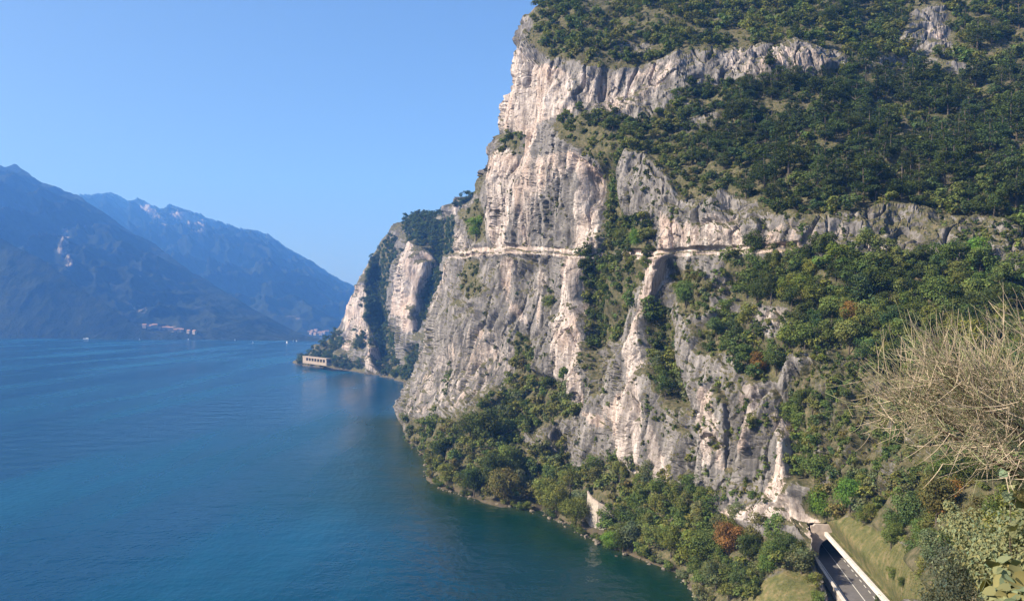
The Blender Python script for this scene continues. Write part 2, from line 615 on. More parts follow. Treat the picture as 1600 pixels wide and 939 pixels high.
# rock kinds and cover, each traced as patches
SCAR = raster([
    (.9, [(812, 75), (838, 98), (870, 108), (897, 120), (903, 180), (878, 186), (850, 200), (838, 232), (826, 262), (812, 250), (822, 212), (806, 205), (788, 206), (788, 150), (808, 115)]),
    (.55, [(905, 118), (960, 115), (1020, 100), (1075, 95), (1068, 130), (1030, 150), (995, 175), (985, 188), (930, 184), (915, 165)]),
    (.5, [(1130, 85), (1200, 70), (1290, 80), (1310, 105), (1230, 125), (1180, 130), (1130, 110)]),
    (.7, [(770, 240), (800, 228), (815, 262), (800, 300), (803, 395), (765, 395), (763, 330)]),
    (.6, [(815, 250), (900, 235), (905, 260), (850, 300), (830, 390), (810, 390), (806, 300)]),
    (.85, [(895, 238), (940, 262), (936, 330), (930, 392), (886, 392), (893, 330), (906, 292)]),
    (1.0, [(878, 404), (906, 402), (912, 470), (908, 540), (918, 600), (915, 640), (905, 645), (885, 600), (871, 585), (875, 500)]),
    (.8, [(783, 405), (810, 402), (795, 440), (790, 462), (803, 478), (820, 502), (812, 505), (790, 488), (780, 455)]),
    (.75, [(835, 405), (850, 430), (838, 520), (832, 520)]),
    (.95, [(1000, 405), (1048, 403), (1046, 450), (1022, 470), (1006, 500), (1012, 600), (1003, 742), (975, 735), (955, 640), (984, 600), (986, 540), (1003, 470)]),
    (.8, [(905, 640), (950, 650), (965, 700), (985, 740), (1050, 760), (1040, 700), (1020, 640), (1018, 740), (990, 700)]),
    (.9, [(1168, 596), (1193, 606), (1184, 700), (1164, 712), (1164, 650)]),
    (.9, [(1208, 640), (1240, 668), (1250, 800), (1196, 792), (1212, 742), (1222, 700)]),
    (.6, [(1095, 600), (1120, 610), (1142, 740), (1100, 730), (1092, 660)]),
    (.9, [(1120, 800), (1180, 800), (1265, 800), (1275, 850), (1240, 835), (1180, 825), (1120, 812)]),
    (.6, [(1020, 318), (1060, 345), (1160, 340), (1175, 390), (1030, 392)]),
    (.5, [(1170, 360), (1240, 345), (1260, 390), (1180, 390)]),
    (.6, [(1120, 460), (1160, 490), (1230, 480), (1235, 520), (1160, 505), (1125, 500)]),
    (.6, [(695, 405), (712, 405), (700, 450), (680, 500), (670, 560), (655, 590), (668, 520)]),
    (.6, [(712, 370), (725, 350), (735, 390), (712, 396)]),
    (.45, [(650, 600), (720, 520), (780, 500), (800, 560), (720, 640), (640, 660)]),
    (.5, [(1440, 25), (1475, 40), (1490, 75), (1450, 75)]),
    (.4, [(1240, 360), (1340, 360), (1420, 390), (1390, 410), (1250, 395)]),
], 4)
FOREST = raster([
    (1, [(862, -30), (838, 30), (832, 72), (868, 96), (940, 106), (1020, 96), (1090, 84), (1160, 75), (1250, 66), (1295, 80), (1350, 100), (1450, 88), (1600, 130), (1950, 130), (1950, -330), (900, -330)]),
    (1, [(870, 190), (905, 184), (985, 190), (1030, 188), (1070, 150), (1110, 135), (1180, 130), (1240, 126), (1310, 106), (1400, 112), (1600, 120), (1950, 120), (1950, 350), (1600, 355), (1500, 345), (1400, 325), (1300, 335), (1210, 335), (1175, 310), (1130, 300), (1065, 310), (1040, 270), (1010, 240), (975, 235), (960, 275), (945, 275), (930, 250), (880, 210)]),
    (1, [(1130, 400), (1230, 402), (1330, 412), (1450, 418), (1600, 436), (1950, 450), (1950, 600), (1500, 590), (1400, 600), (1340, 560), (1300, 545), (1240, 555), (1200, 600), (1170, 600), (1165, 560), (1245, 520), (1240, 490), (1150, 470)]),
    (1, [(937, 262), (965, 282), (978, 340), (1010, 350), (1022, 392), (1000, 430), (985, 470), (962, 530), (938, 552), (918, 505), (905, 430), (905, 395), (945, 385), (942, 320)]),
    (1, [(1048, 420), (1090, 425), (1115, 455), (1115, 490), (1060, 485)]),
    (.9, [(1003, 480), (1048, 480), (1060, 560), (1082, 640), (1045, 625), (1020, 560)]),
    (.9, [(1092, 505), (1150, 495), (1230, 545), (1220, 600), (1160, 590), (1150, 560), (1100, 550)]),
    (1, [(632, 690), (645, 660), (690, 650), (722, 680), (765, 635), (800, 592), (830, 580), (890, 600), (908, 655), (870, 660), (815, 690), (880, 700), (905, 745), (960, 715), (1030, 750), (1110, 790), (1180, 835), (1262, 850), (1272, 890), (1180, 915), (1090, 925), (1090, 945), (1000, 880), (900, 838), (800, 800), (690, 772), (655, 742), (660, 712)]),
    (1, [(1085, 962), (1092, 920), (1180, 912), (1178, 962)]),
    (.8, [(1240, 640), (1290, 640), (1280, 700), (1275, 760), (1240, 740), (1235, 680)]),
    (1, [(1248, 780), (1290, 755), (1335, 755), (1340, 795), (1290, 815), (1250, 815)]),
    (1, [(1338, 790), (1375, 765), (1440, 745), (1520, 735), (1600, 690), (1950, 690), (1950, 960), (1475, 960), (1440, 858), (1385, 838), (1345, 815)]),
    (.9, [(727, 330), (760, 310), (765, 350), (758, 380), (730, 376)]),
    (.8, [(722, 405), (750, 402), (748, 460), (725, 470)]),
    (.7, [(785, 205), (822, 215), (815, 245), (785, 245)]),
    (.7, [(800, 120), (812, 118), (808, 148), (798, 148)]),
    (.7, [(745, 275), (765, 285), (750, 310), (740, 305)]),
    (.8, [(800, 520), (830, 530), (835, 580), (800, 590)]),
    (.6, [(850, 455), (870, 450), (870, 485), (852, 490)]),
    (.6, [(690, 620), (700, 560), (715, 570), (705, 630)]),
    (-.25, [(950, 66), (1020, 64), (1022, 84), (960, 92)]),
    (-.15, [(1425, 12), (1475, 8), (1495, 82), (1440, 90), (1400, 70)]),
    (-.3, [(1060, 165), (1130, 165), (1130, 200), (1060, 210)]),
    (-.3, [(1540, 210), (1600, 215), (1600, 280), (1550, 270)]),
    (-.4, [(1400, 205), (1480, 210), (1470, 230), (1400, 228)]),
    (-.1, [(820, 680), (900, 680), (900, 708), (850, 715), (822, 705)]),
    (-.05, [(1180, 905), (1275, 890), (1290, 939), (1180, 945)]),
    (-.05, [(1285, 815), (1375, 835), (1440, 870), (1470, 945), (1390, 945)]),
    (-.05, [(1262, 815), (1290, 815), (1395, 945), (1290, 945), (1268, 880)]),
], 4)
SCRUB = raster([
    (.5, [(620, 660), (700, 400), (760, 400), (810, 240), (1010, 240), (1240, 380), (1250, 800), (1000, 800), (760, 700)]),
    (.85, [(1230, 330), (1600, 340), (1950, 350), (1950, 430), (1240, 410)]),
    (1.3, [(1240, 620), (1265, 565), (1340, 550), (1600, 580), (1700, 700), (1450, 760), (1350, 770), (1240, 740)]),
    (.75, [(700, 640), (800, 500), (870, 560), (900, 640), (800, 700)]),
    (.75, [(780, 405), (835, 405), (800, 450)]),
    (.8, [(820, 640), (900, 640), (900, 690), (830, 690)]),
    (.9, [(830, 60), (870, 95), (960, 108), (1090, 90), (1290, 76), (1290, 60), (860, 20)]),
    (.7, [(1060, 150), (1140, 150), (1140, 215), (1050, 215)]),
    (1, [(1380, 690), (1600, 690), (1600, 800), (1340, 780)]),
], 8)
MEADOW = raster([
    (1, [(1278, 812), (1330, 805), (1395, 842), (1440, 865), (1475, 945), (1385, 945)]),
    (1, [(1170, 912), (1268, 885), (1292, 945), (1165, 950)]),
], 3)
GREEN = np.clip(np.maximum(FOREST * 1.0, SCRUB * 0.5), 0, 1)
CORR = raster([(1, [(1292, 836), (1284, 822), (1268, 822), (1268, 828), (1267, 872), (1285, 905), (1300, 960), (1402, 960), (1388, 944)])], 0)

SHORE = np.array([(1118, 960), (1095, 939), (1060, 897), (1000, 872), (940, 850), (900, 832), (860, 808), (800, 793), (740, 780), (690, 765), (665, 745),
                  (668, 715), (632, 692), (622, 660)], float)
LEFT = np.array([(-330, 890), (-60, 880), (0, 862), (15, 840), (45, 815), (70, 808), (80, 812), (115, 810), (150, 796), (190, 788), (205, 790), (235, 765), (250, 768),
                 (290, 745), (310, 740), (345, 716), (395, 711), (400, 699), (430, 695), (480, 681), (540, 667), (590, 654), (602, 642), (635, 622), (655, 617),
                 (668, 628), (692, 627), (705, 640), (720, 655), (745, 652), (770, 640), (800, 640), (960, 640)], float)


def nrm_grid(Pg):
    du = np.gradient(Pg, axis=1)
    dv = np.gradient(Pg, axis=0)
    n = np.cross(du, dv)
    n /= np.linalg.norm(n, axis=-1, keepdims=True) + 1e-12
    s = np.sign((n * (np.array([0, 0, HC]) - Pg)).sum(-1, keepdims=True))
    return n * np.where(s == 0, 1, s)


def grid_faces(nr, nc):
    i = np.arange(nr * nc).reshape(nr, nc)
    return np.stack([i[:-1, :-1], i[1:, :-1], i[1:, 1:], i[:-1, 1:]], -1).reshape(-1, 4)


rows = np.r_[np.arange(-320, -20, 10.0), np.arange(-20, 384, 2.0), np.arange(384, 410, 1.0), np.arange(410, 962, 2.0)]
tcol = np.r_[np.linspace(0, 0.06, 60), np.linspace(0.06, 1, 520)[1:], 1 + np.linspace(0, .35, 24)[1:]]
xl = np.interp(rows, LEFT[:, 0], LEFT[:, 1]) + 1.3 * noise(np.stack([rows * .13, rows * 0, rows * 0], -1), 5) * 2
PX = xl[:, None] + tcol[None] * (1640 - xl[:, None])
PY = np.repeat(rows[:, None], len(tcol), 1)
Yg = depth(PX, PY)
# underwater: never nearer than the sheet of water
under = PY > np.interp(PX, np.r_[SHORE[::-1, 0], 1400], np.r_[SHORE[::-1, 1], 1400])
# the rock curls away behind its own left edge
edge = np.clip(1 - (PX - xl[:, None]) / 16.0, 0, 1)
Yg = Yg * (1 + 0.05 * edge ** 2)
Yg += S * 0.55 * look(GUL, PX, PY) - S * 0.55 * look(RID, PX, PY)
ry = road_y(PX)
onroad = sstep(688, 700, PX) * (1 - sstep(1240, 1262, PX))
gl = np.clip(look(stroke([(16, 1.0, [(948, 330), (955, 400), (945, 430)])]), PX, PY), 0, 1)
notch = onroad * (1 - gl) * np.exp(-((PY - (ry - 4)) / 4.0) ** 4)
Yg += 1.6 * notch
lip = onroad * (1 - gl) * np.exp(-((PY - (ry + 3.5)) / 3.0) ** 2)
Yg -= 0.7 * lip
BZ = 18.0 + 7.6                # height of the gallery roof's edge
bw = np.clip(1.4 * look(stroke([(11, 1.0, [(1283, 822), (1396, 948)])]), PX, PY), 0, 1)
Yg = Yg * (1 - bw) + yz(PX, np.maximum(PY, HY + 60), BZ - .2) * bw
Yw = yz(PX, np.maximum(PY, HY + 60), 0.0)
dsh = PY - np.interp(PX, np.r_[SHORE[::-1, 0], 1400], np.r_[SHORE[::-1, 1], 1400])
shw = sstep(-16, 0, dsh) * sstep(630, 650, PY)
Yg = Yg * (1 - shw) + np.maximum(Yg, Yw - 1.0 + 4.5 * sstep(-3, 7, dsh)) * shw
Pg = at(PX, PY, Yg)
Nn = nrm_grid(at(PX, PY, depth(PX, PY)))
fo = look(FOREST, PX, PY)
me_ = look(MEADOW, PX, PY)
R = np.clip(1 - fo - me_, 0.0, 1)
wp = Pg + 7.0 * np.stack([noise(Pg / 30, 11), noise(Pg / 30, 12), noise(Pg / 30, 13)], -1)
d = R * (5.5 * np.clip(Yg / 430, .5, 1.1) * ridged(wp * np.array([1 / 42, 1 / 42, 1 / 190]), 1)
         + 1.9 * ridged(wp * np.array([1 / 15, 1 / 15, 1 / 110]), 3)
         + 0.8 * fbm(Pg * np.array([1 / 8, 1 / 8, 1 / 26]), 6)
         + 0.35 * ridged(wp * np.array([1 / 4.6, 1 / 4.6, 1 / 60]), 7)
         + 0.35 * fbm(Pg / 2.6, 8, 2))


def facets(p, sc_, seed, wob):  # angular blocks bounded by joints
    q = p / np.array(sc_) + wob * np.stack([noise(p / 9, seed), noise(p / 9, seed + 1), noise(p / 14, seed + 2)], -1)
    i = np.floor(q).astype(np.int64)
    return (_hash(i[..., 0], i[..., 1], i[..., 2], seed + 3) % 1024) / 1023.0


d += R * (1.3 * facets(Pg, (8, 8, 60), 81, .9) + 0.2 * facets(Pg, (3, 3, 17), 85, .7))
for sc_, w_, a_ in (((12, 12, 150), .05, 2.6), ((5, 5, 60), .06, .7)):
    d -= R * a_ * np.exp(-(noise(wp / np.array(sc_), int(sc_[0]) + 60) / w_) ** 2)
blk = np.abs(noise(Pg / np.array([5, 5, 3.2]), 21))
d += R * 0.35 * (sstep(0.02, 0.12, blk) - 1)
tz = Pg[..., 2] / 11 + 1.3 * noise(Pg / 40, 22)
d += R * 0.35 * np.abs((tz % 1) - 0.5) * 2
d += (1 - R) * (1 - me_) * (6.0 * fbm(Pg / 38, 31) + 2.2 * fbm(Pg / 13, 33))
d += me_ * 0.25 * fbm(Pg / 6, 35)
calm = np.maximum(notch, lip)
d *= (1 - 0.75 * calm) * (1 - 0.9 * sstep(0, 8, PX - 1640) * 0)
cor = look(blur(CORR, 6), PX, PY)
d *= 1 - np.clip(cor * 1.3, 0, 1)
d *= 0.3 + 0.7 * sstep(0, 7, Pg[..., 2])
d *= 1 - bw
d = np.where(PY > 0, d, d * 0.7)
Pg = Pg + Nn * d[..., None]
# the road cutting: ground there drops beneath the road bed
incut = look(CORR, PX, PY) > 0.5
ROADZ = 18.0
ycut = yz(PX, np.maximum(PY, HY + 60), ROADZ - 1.5)
ycut = np.where(PY < 874, 262.0, ycut)
cutP = at(PX, PY, ycut)
Pg = np.where(incut[..., None], cutP, Pg)
CLIFF_P = Pg
# hidden return behind the left edge
ret = []
for k, (away, side) in enumerate(((150, 120), (70, 45), (30, 12), (10, 1.5))):
    q = Pg[:, 0].copy()
    dirn = q * np.array([1, 1, 0])
    dirn /= np.linalg.norm(dirn, axis=-1, keepdims=True)
    q += dirn * away + np.stack([dirn[:, 1], -dirn[:, 0], 0 * dirn[:, 0]], -1) * side
    ret.append(q)
Pall = np.concatenate([np.stack(ret, 1), Pg], 1)
nr, nc = Pall.shape[:2]


def ext(a):
    return np.concatenate([np.repeat(a[:, :1], 4, 1), a], 1).ravel()


scar = look(SCAR, PX, PY) + 0.95 * calm
gre = np.clip(look(GREEN, PX, PY) - 0.75 * look(SCAR, PX, PY) - calm, 0, 1)
up = np.clip(nrm_grid(Pg)[..., 2], 0, 1)
gre = np.clip(gre + R * (0.9 * sstep(0.45, 0.8, up)), 0, 1)
wet = 1 - sstep(0.5, 2.2, Pg[..., 2] + 0.8 * noise(Pg / 4, 44))
link('cliff', mesh_np('cliff', Pall, grid_faces(nr, nc), ROCK,
                      {'scar': ext(scar), 'green': ext(gre), 'meadow': ext(me_), 'wet': ext(wet)}, smooth=False))['kind'] = 'structure'

# ------------------------------------------------------------------ terrain: the headland further down the lake
HEAD = [
    (455, 569, 1290), (480, 573, 1215), (530, 578, 1130), (580, 584, 1040), (600, 589, 980), (640, 600, 870), (680, 610, 800),
    (470, 560, 1285), (490, 550, 1260), (520, 530, 1240), (520, 560, 1170), (545, 490, 1220), (545, 540, 1150), (560, 450, 1215), (575, 420, 1180), (580, 480, 1130), (575, 540, 1080),
    (590, 385, 1180), (600, 430, 1160), (600, 500, 1110), (605, 560, 1040), (630, 345, 1140), (640, 420, 985), (640, 520, 930), (640, 580, 890), (655, 332, 1100), (665, 400, 960),
    (690, 400, 930), (690, 500, 860), (690, 335, 980), (720, 320, 930), (740, 305, 900), (740, 400, 830), (740, 500, 760), (760, 600, 690), (780, 280, 880), (830, 250, 850), (830, 450, 700),
]
HEAD = [(a, b, c * 70.0 / (575 - HY - math.tan(ROLL) * (a - CX))) for a, b, c in HEAD]      # the tilted horizon
hdepth = tps(HEAD)
HLEFT = np.array([(220, 860), (250, 820), (275, 785), (290, 755), (308, 737), (318, 712), (326, 699), (336, 690), (331, 676), (330, 656), (338, 640), (348, 628), (372, 602), (400, 583), (430, 566), (455, 559), (480, 548),
                  (500, 541), (525, 521), (540, 502), (552, 480), (562, 462), (569, 454), (575, 460), (600, 452), (640, 452)], float)
hrows = np.arange(240, 640, 1.5)
ht = np.r_[np.linspace(0, .08, 30), np.linspace(.08, 1, 150)[1:]]
hxl = np.interp(hrows, HLEFT[:, 0], HLEFT[:, 1]) + 1.5 * noise(np.stack([hrows * .2, hrows * 0, hrows * 0], -1), 9)
hx = hxl[:, None] + ht[None] * (880 - hxl[:, None])
hy = np.repeat(hrows[:, None], len(ht), 1)
HG = stroke([(11, 42, [(592, 400), (590, 450), (598, 500), (605, 570)]), (11, 40, [(690, 350), (690, 410), (672, 470), (665, 520)]), (9, 30, [(552, 500), (545, 550)]),
             (12, 30, [(648, 560), (655, 600)])])
HR = stroke([(14, 35, [(650, 360), (640, 430), (640, 500)]), (9, 28, [(568, 440), (572, 500), (585, 575)]), (9, 20, [(560, 540), (565, 565)])])
hY = hdepth(hx, hy) * (1 + .04 * np.clip(1 - (hx - hxl[:, None]) / 10, 0, 1) ** 2)
hY += look(HG, hx, hy) - look(HR, hx, hy)
hYw = yz(hx, np.maximum(hy, HY + 40), 0.0)
hund = hy > np.interp(hx, [455, 480, 530, 580, 600, 640, 680], [569, 573, 578, 584, 589, 600, 612])
hY = np.where(hund, np.maximum(hY, hYw + 6), hY)
hP = at(hx, hy, hY)
hN = nrm_grid(at(hx, hy, hdepth(hx, hy)))
HFOR = raster([
    (1, [(628, 346), (655, 330), (692, 336), (712, 350), (735, 310), (765, 300), (760, 400), (692, 402), (690, 470), (668, 505), (664, 470), (685, 410), (672, 388), (640, 378)]),
    (1, [(575, 425), (590, 390), (612, 372), (622, 400), (608, 430), (607, 480), (616, 530), (628, 580), (600, 565), (585, 520), (572, 480)]),
    (1, [(450, 572), (470, 552), (500, 548), (520, 560), (560, 568), (575, 585), (520, 582)]),
    (.8, [(500, 540), (530, 520), (540, 540), (510, 555)]),
    (.8, [(595, 575), (640, 580), (640, 605), (600, 595)]), (.9, [(640, 545), (660, 540), (660, 590), (642, 590)]), (.7, [(553, 530), (570, 530), (568, 545), (553, 545)]),
], 3)
HSCAR = raster([
    (.9, [(638, 380), (670, 390), (683, 412), (664, 470), (660, 520), (640, 525), (622, 500), (618, 480), (625, 420)]),
    (.8, [(548, 480), (572, 440), (574, 500), (585, 530), (600, 580), (578, 585), (574, 545), (555, 530), (548, 560), (535, 540)]),
    (.6, [(700, 330), (730, 320), (720, 345)]), (.5, [(560, 400), (590, 395), (585, 430), (562, 440)]),
], 3)
hfo = look(HFOR, hx, hy)
hR = 1 - hfo
hd = hR * (14 * ridged(hP * np.array([1 / 95, 1 / 95, 1 / 350]), 51) + 6 * ridged(hP * np.array([1 / 32, 1 / 32, 1 / 110]), 53) + 3 * fbm(hP / np.array([14, 14, 24]), 55)) + hfo * 5 * fbm(hP / 30, 57)
hd *= sstep(0, 5, hx - hxl[:, None]) * .8 + .2
hP = hP + hN * hd[..., None]
HEAD_P = hP
ret = []
for away, side in ((500, 380), (220, 150), (90, 40), (30, 5)):
    q = hP[:, 0].copy()
    dirn = q * np.array([1, 1, 0])
    dirn /= np.linalg.norm(dirn, axis=-1, keepdims=True)
    q += dirn * away + np.stack([dirn[:, 1], -dirn[:, 0], 0 * dirn[:, 0]], -1) * side
    ret.append(q)
hall = np.concatenate([np.stack(ret, 1), hP], 1)
hup = np.clip(nrm_grid(hP)[..., 2], 0, 1)
link('headland', mesh_np('headland', hall, grid_faces(*hall.shape[:2]), ROCK,
                         {'scar': ext(look(HSCAR, hx, hy)), 'green': ext(np.clip(hfo + .25 + hR * sstep(.4, .75, hup) - .5 * look(HSCAR, hx, hy), 0, 1)), 'meadow': ext(0 * hfo),
                          'wet': ext(1 - sstep(.5, 3, hP[..., 2]))}, smooth=False))['kind'] = 'structure'


# ------------------------------------------------------------------ mountains across the lake
def mountain(name, sky_, yb, yt, x0, x1, seed, amp, scars, concave=1.0, nx=420, ntt=150):
    sk = np.array(sky_, float)
    px = np.linspace(x0, x1, nx)
    ys = np.interp(px, sk[:, 0], sk[:, 1])
    tt = np.linspace(0, 1.12, int(ntt * 1.12))
    top = at(px, ys, np.interp(px, [x0, x1], yt))
    yb_ = np.interp(px, [x0, x1], yb)
    bot = at(px, np.full(nx, 600.0), yb_)
    a, _ = level(px, 515.0)
    bot = np.stack([a * yb_, yb_, np.full(nx, -30.0)], -1)
    T = tt[:, None]
    up_ = np.minimum(T, 1)
    Pm = np.zeros((len(tt), nx, 3))
    Pm[..., :2] = bot[None, :, :2] + (top - bot)[None, :, :2] * T[..., None]
    zt = top[None, :, 2]
    zz = -30 + (zt + 30) * up_ ** concave
    zz = np.where(T > 1, zt - (T - 1) * 3.0 * zt, zz)
    Pm[..., 2] = zz
    q = Pm * np.array([1, 1, 0.35])
    w = np.sin(np.pi * np.clip(T, 0, 1)) ** 0.7
    rr = ridged(q / 480, seed, 4)
    Pm[..., 2] += np.where(T < 1, w * amp * rr, 0) * np.clip(zt / 900, .15, 1)
    Pm[..., 1] -= w * amp * 1.4 * rr * np.clip(zt / 900, .15, 1)
    Pm[..., 2] += (1 - w) * sstep(.8, 1, T) * 22 * fbm(q / 160, seed + 9) * np.clip(zt / 600, 0, 1)
    qx, qy = project(Pm)
    sm = raster(scars, 5)
    sc = look(sm, qx, qy)
    me = mesh_np(name, Pm, grid_faces(len(tt), nx), MOUNT, {'scar': sc.ravel()})
    o = link(name, me)
    o['kind'] = 'structure'
    return Pm


M3 = mountain('far_mountain', [(-200, 330), (60, 330), (130, 309), (160, 307), (178, 305), (192, 311), (208, 322), (215, 319), (226, 315), (240, 325), (256, 331), (272, 325), (290, 331), (310, 337), (325, 342), (350, 352), (380, 365), (405, 368), (422, 372), (440, 384), (463, 400), (486, 410), (510, 425), (535, 441), (556, 449), (600, 475), (700, 510), (900, 520)],
         (5200, 3900), (11500, 7000), -160, 760, 71, 170,
         [(1.1, [(213, 318), (228, 315), (258, 345), (270, 356), (262, 358), (235, 338)]), (1.1, [(258, 330), (290, 330), (322, 345), (315, 368), (295, 350), (270, 340)]),
          (.5, [(405, 375), (415, 385), (410, 390)]), (.45, [(448, 418), (462, 432), (458, 438)]), (.5, [(425, 485), (470, 490), (490, 500), (470, 505), (440, 495)]), (.6, [(480, 517), (510, 516), (512, 526), (484, 526)])], 0.85)
M2 = mountain('mountain', [(-300, 300), (-100, 270), (-20, 262), (0, 260), (22, 258), (45, 270), (68, 288), (82, 288), (100, 296), (125, 308), (150, 325), (200, 357), (250, 388), (300, 425), (350, 455), (400, 485), (450, 512), (478, 525), (520, 530)],
         (3450, 3250), (7600, 3500), -280, 500, 81, 120,
         [(.6, [(82, 385), (98, 352), (106, 350), (112, 385), (118, 410), (112, 430), (104, 432), (97, 400)]), (.3, [(185, 410), (220, 408), (230, 440), (215, 445)]),
          (.45, [(178, 462), (240, 475), (245, 505), (215, 495)]), (.55, [(85, 290), (95, 292), (92, 315)]), (.45, [(36, 310), (48, 300), (42, 335)]),
          (.6, [(220, 508), (260, 506), (300, 518), (300, 522), (235, 516)])], 0.9)
M1 = mountain('near_mountain', [(-1100, -150), (-600, -60), (-450, 40), (-350, 140), (-250, 225), (-130, 300), (0, 372), (60, 402), (120, 445), (180, 485), (215, 510), (235, 520), (260, 528)],
         (3150, 3250), (4600, 3300), -1100, 250, 91, 60, [(.3, [(45, 505), (60, 503), (60, 508)])], 0.9)

# ------------------------------------------------------------------ lake
shore3 = np.concatenate([at(SHORE[:, 0], SHORE[:, 1], yz(SHORE[:, 0], SHORE[:, 1], 0))])
HS = np.array([(455, 569), (480, 573), (530, 578), (580, 584), (600, 589), (640, 600)], float)
shore4 = at(HS[:, 0], HS[:, 1], yz(HS[:, 0], HS[:, 1], 0))
rr = np.r_[0.5, np.geomspace(60, 30000, 330)]
aa = np.r_[np.linspace(-math.pi, -.75, 80), np.linspace(-.75, .75, 620)[1:], np.linspace(.75, math.pi, 80)[1:]]
wx = rr[:, None] * np.sin(aa)[None]
wy = rr[:, None] * np.cos(aa)[None]


def seg_dist(x, y, pl):
    dd = np.full(x.shape, 1e9)
    for p, q in zip(pl[:-1], pl[1:]):
        L = (q[0] - p[0]) ** 2 + (q[1] - p[1]) ** 2
        t_ = np.clip(((x - p[0]) * (q[0] - p[0]) + (y - p[1]) * (q[1] - p[1])) / L, 0, 1)
        dd = np.minimum(dd, np.hypot(x - p[0] - t_ * (q[0] - p[0]), y - p[1] - t_ * (q[1] - p[1])))
    return dd


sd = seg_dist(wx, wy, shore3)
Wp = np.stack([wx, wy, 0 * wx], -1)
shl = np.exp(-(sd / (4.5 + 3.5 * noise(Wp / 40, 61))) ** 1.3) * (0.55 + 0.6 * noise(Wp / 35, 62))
link('lake', mesh_np('lake', Wp, grid_faces(len(rr), len(aa)), WATER, {'shallow': np.clip(shl, 0, 1).ravel(), 'shelf': np.clip(1.15 * np.exp(-(sd / (62 + 40 * noise(Wp / 90, 63))) ** 1.3), 0, 1).ravel()}))['kind'] = 'structure'  # shelf: painted cliff reflection and clear green water, fading away from the shore

# ground under the camera, from the viewpoint down to the road
gx_, gy_ = np.meshgrid(np.linspace(-30, 75, 120), np.linspace(-40, 74, 130))
gz = HC - 1.9 - 0.55 * np.clip(gy_ - 2.5, 0, None) - 0.9 * np.clip(-gx_ - 2, 0, None) + 0.05 * np.clip(gx_, 0, None) + 0.9 * np.clip(gx_ - 1.9, 0, 1.6)
gp = np.stack([gx_, gy_, gz], -1)
gp[..., 2] += 0.35 * fbm(gp / 6, 65) * sstep(3, 10, np.hypot(gx_, gy_))
z0 = 0 * gx_.ravel()
link('ground', mesh_np('ground', gp, grid_faces(*gx_.shape), ROCK, {'scar': z0, 'green': z0 + .8, 'meadow': z0 + .25, 'wet': z0}))['kind'] = 'structure'

# ------------------------------------------------------------------ haze
hz, t, N, L, P = new_mat('lake_haze')
N.remove(P)
pv = N.new('ShaderNodeVolumePrincipled')
pv.inputs['Color'].default_value = (0.13, 0.38, 1.0, 1)
pv.inputs['Absorption Color'].default_value = (0.4, 0.4, 0.4, 1)
pv.inputs['Density'].default_value = 0.00012
pv.inputs['Anisotropy'].default_value = 0.0
L.new(pv.outputs[0], N['Material Output'].inputs['Volume'])
hb = MB()
hb.box((-1500, 6050, 1120), (17000, 13900, 2440))
tag(hb.build('haze', hz), kind='stuff')

# ------------------------------------------------------------------ lake road, gallery roof and tunnel
Pc = at(1301, 872, yz(1301, 872, ROADZ))            # middle of the road under the portal
Pn = at(1352, 939, yz(1352, 939, ROADZ))
rd = (Pn - Pc)[:2]
rd /= np.linalg.norm(rd)                             # along the road, towards the viewpoint
rn = np.array([-rd[1], rd[0]])                       # to the right, towards the slope
if rn[0] < 0:
    rn = -rn


def rp(s, a, z):                                     # s metres from the portal, a metres right of the middle
    return (Pc[0] + rd[0] * s + rn[0] * a, Pc[1] + rd[1] * s + rn[1] * a, z)


def strip(name, mat, stations, a0, a1, z, kind=None, parent=None):
    m = MB()
    for s0, s1 in zip(stations[:-1], stations[1:]):
        f0 = a0(s0) if callable(a0) else a0
        f1 = a0(s1) if callable(a0) else a0
        g0 = a1(s0) if callable(a1) else a1
        g1 = a1(s1) if callable(a1) else a1
        m.quad(rp(s0, f0, z), rp(s1, f1, z), rp(s1, g1, z), rp(s0, g0, z))
    o = m.build(name, mat, parent)
    if kind:
        o['kind'] = kind
    return o


ST = list(np.arange(-26, 62, 2.0))
LW = -4.5                                            # left edge of the carriageway
strip('road', ASPH, ST, LW - 0.9, 5.2, ROADZ, 'structure')
mk = MB()
for s0, s1 in zip(ST[:-1], ST[1:]):
    for a in (LW + .25, 0.0):
        mk.quad(rp(s0, a - .09, ROADZ + .006), rp(s1, a - .09, ROADZ + .006), rp(s1, a + .09, ROADZ + .006), rp(s0, a + .09, ROADZ + .006))
for s in np.arange(1, 60, 4.5):
    mk.quad(rp(s, 2.75, ROADZ + .006), rp(s + 2.2, 2.75, ROADZ + .006), rp(s + 2.2, 2.97, ROADZ + .006), rp(s, 2.97, ROADZ + .006))
o = mk.build('road_markings', PAINT)
o['kind'] = 'structure'

# tunnel: headwall with an arched opening, dark lining behind it
tun = empty('tunnel_portal', rp(0, 0, ROADZ), 'pale stone tunnel mouth with a dark arch over the lake road', 'tunnel portal')
inv = np.array(tun.location)


def loc(p):
    return tuple(np.array(p) - inv)


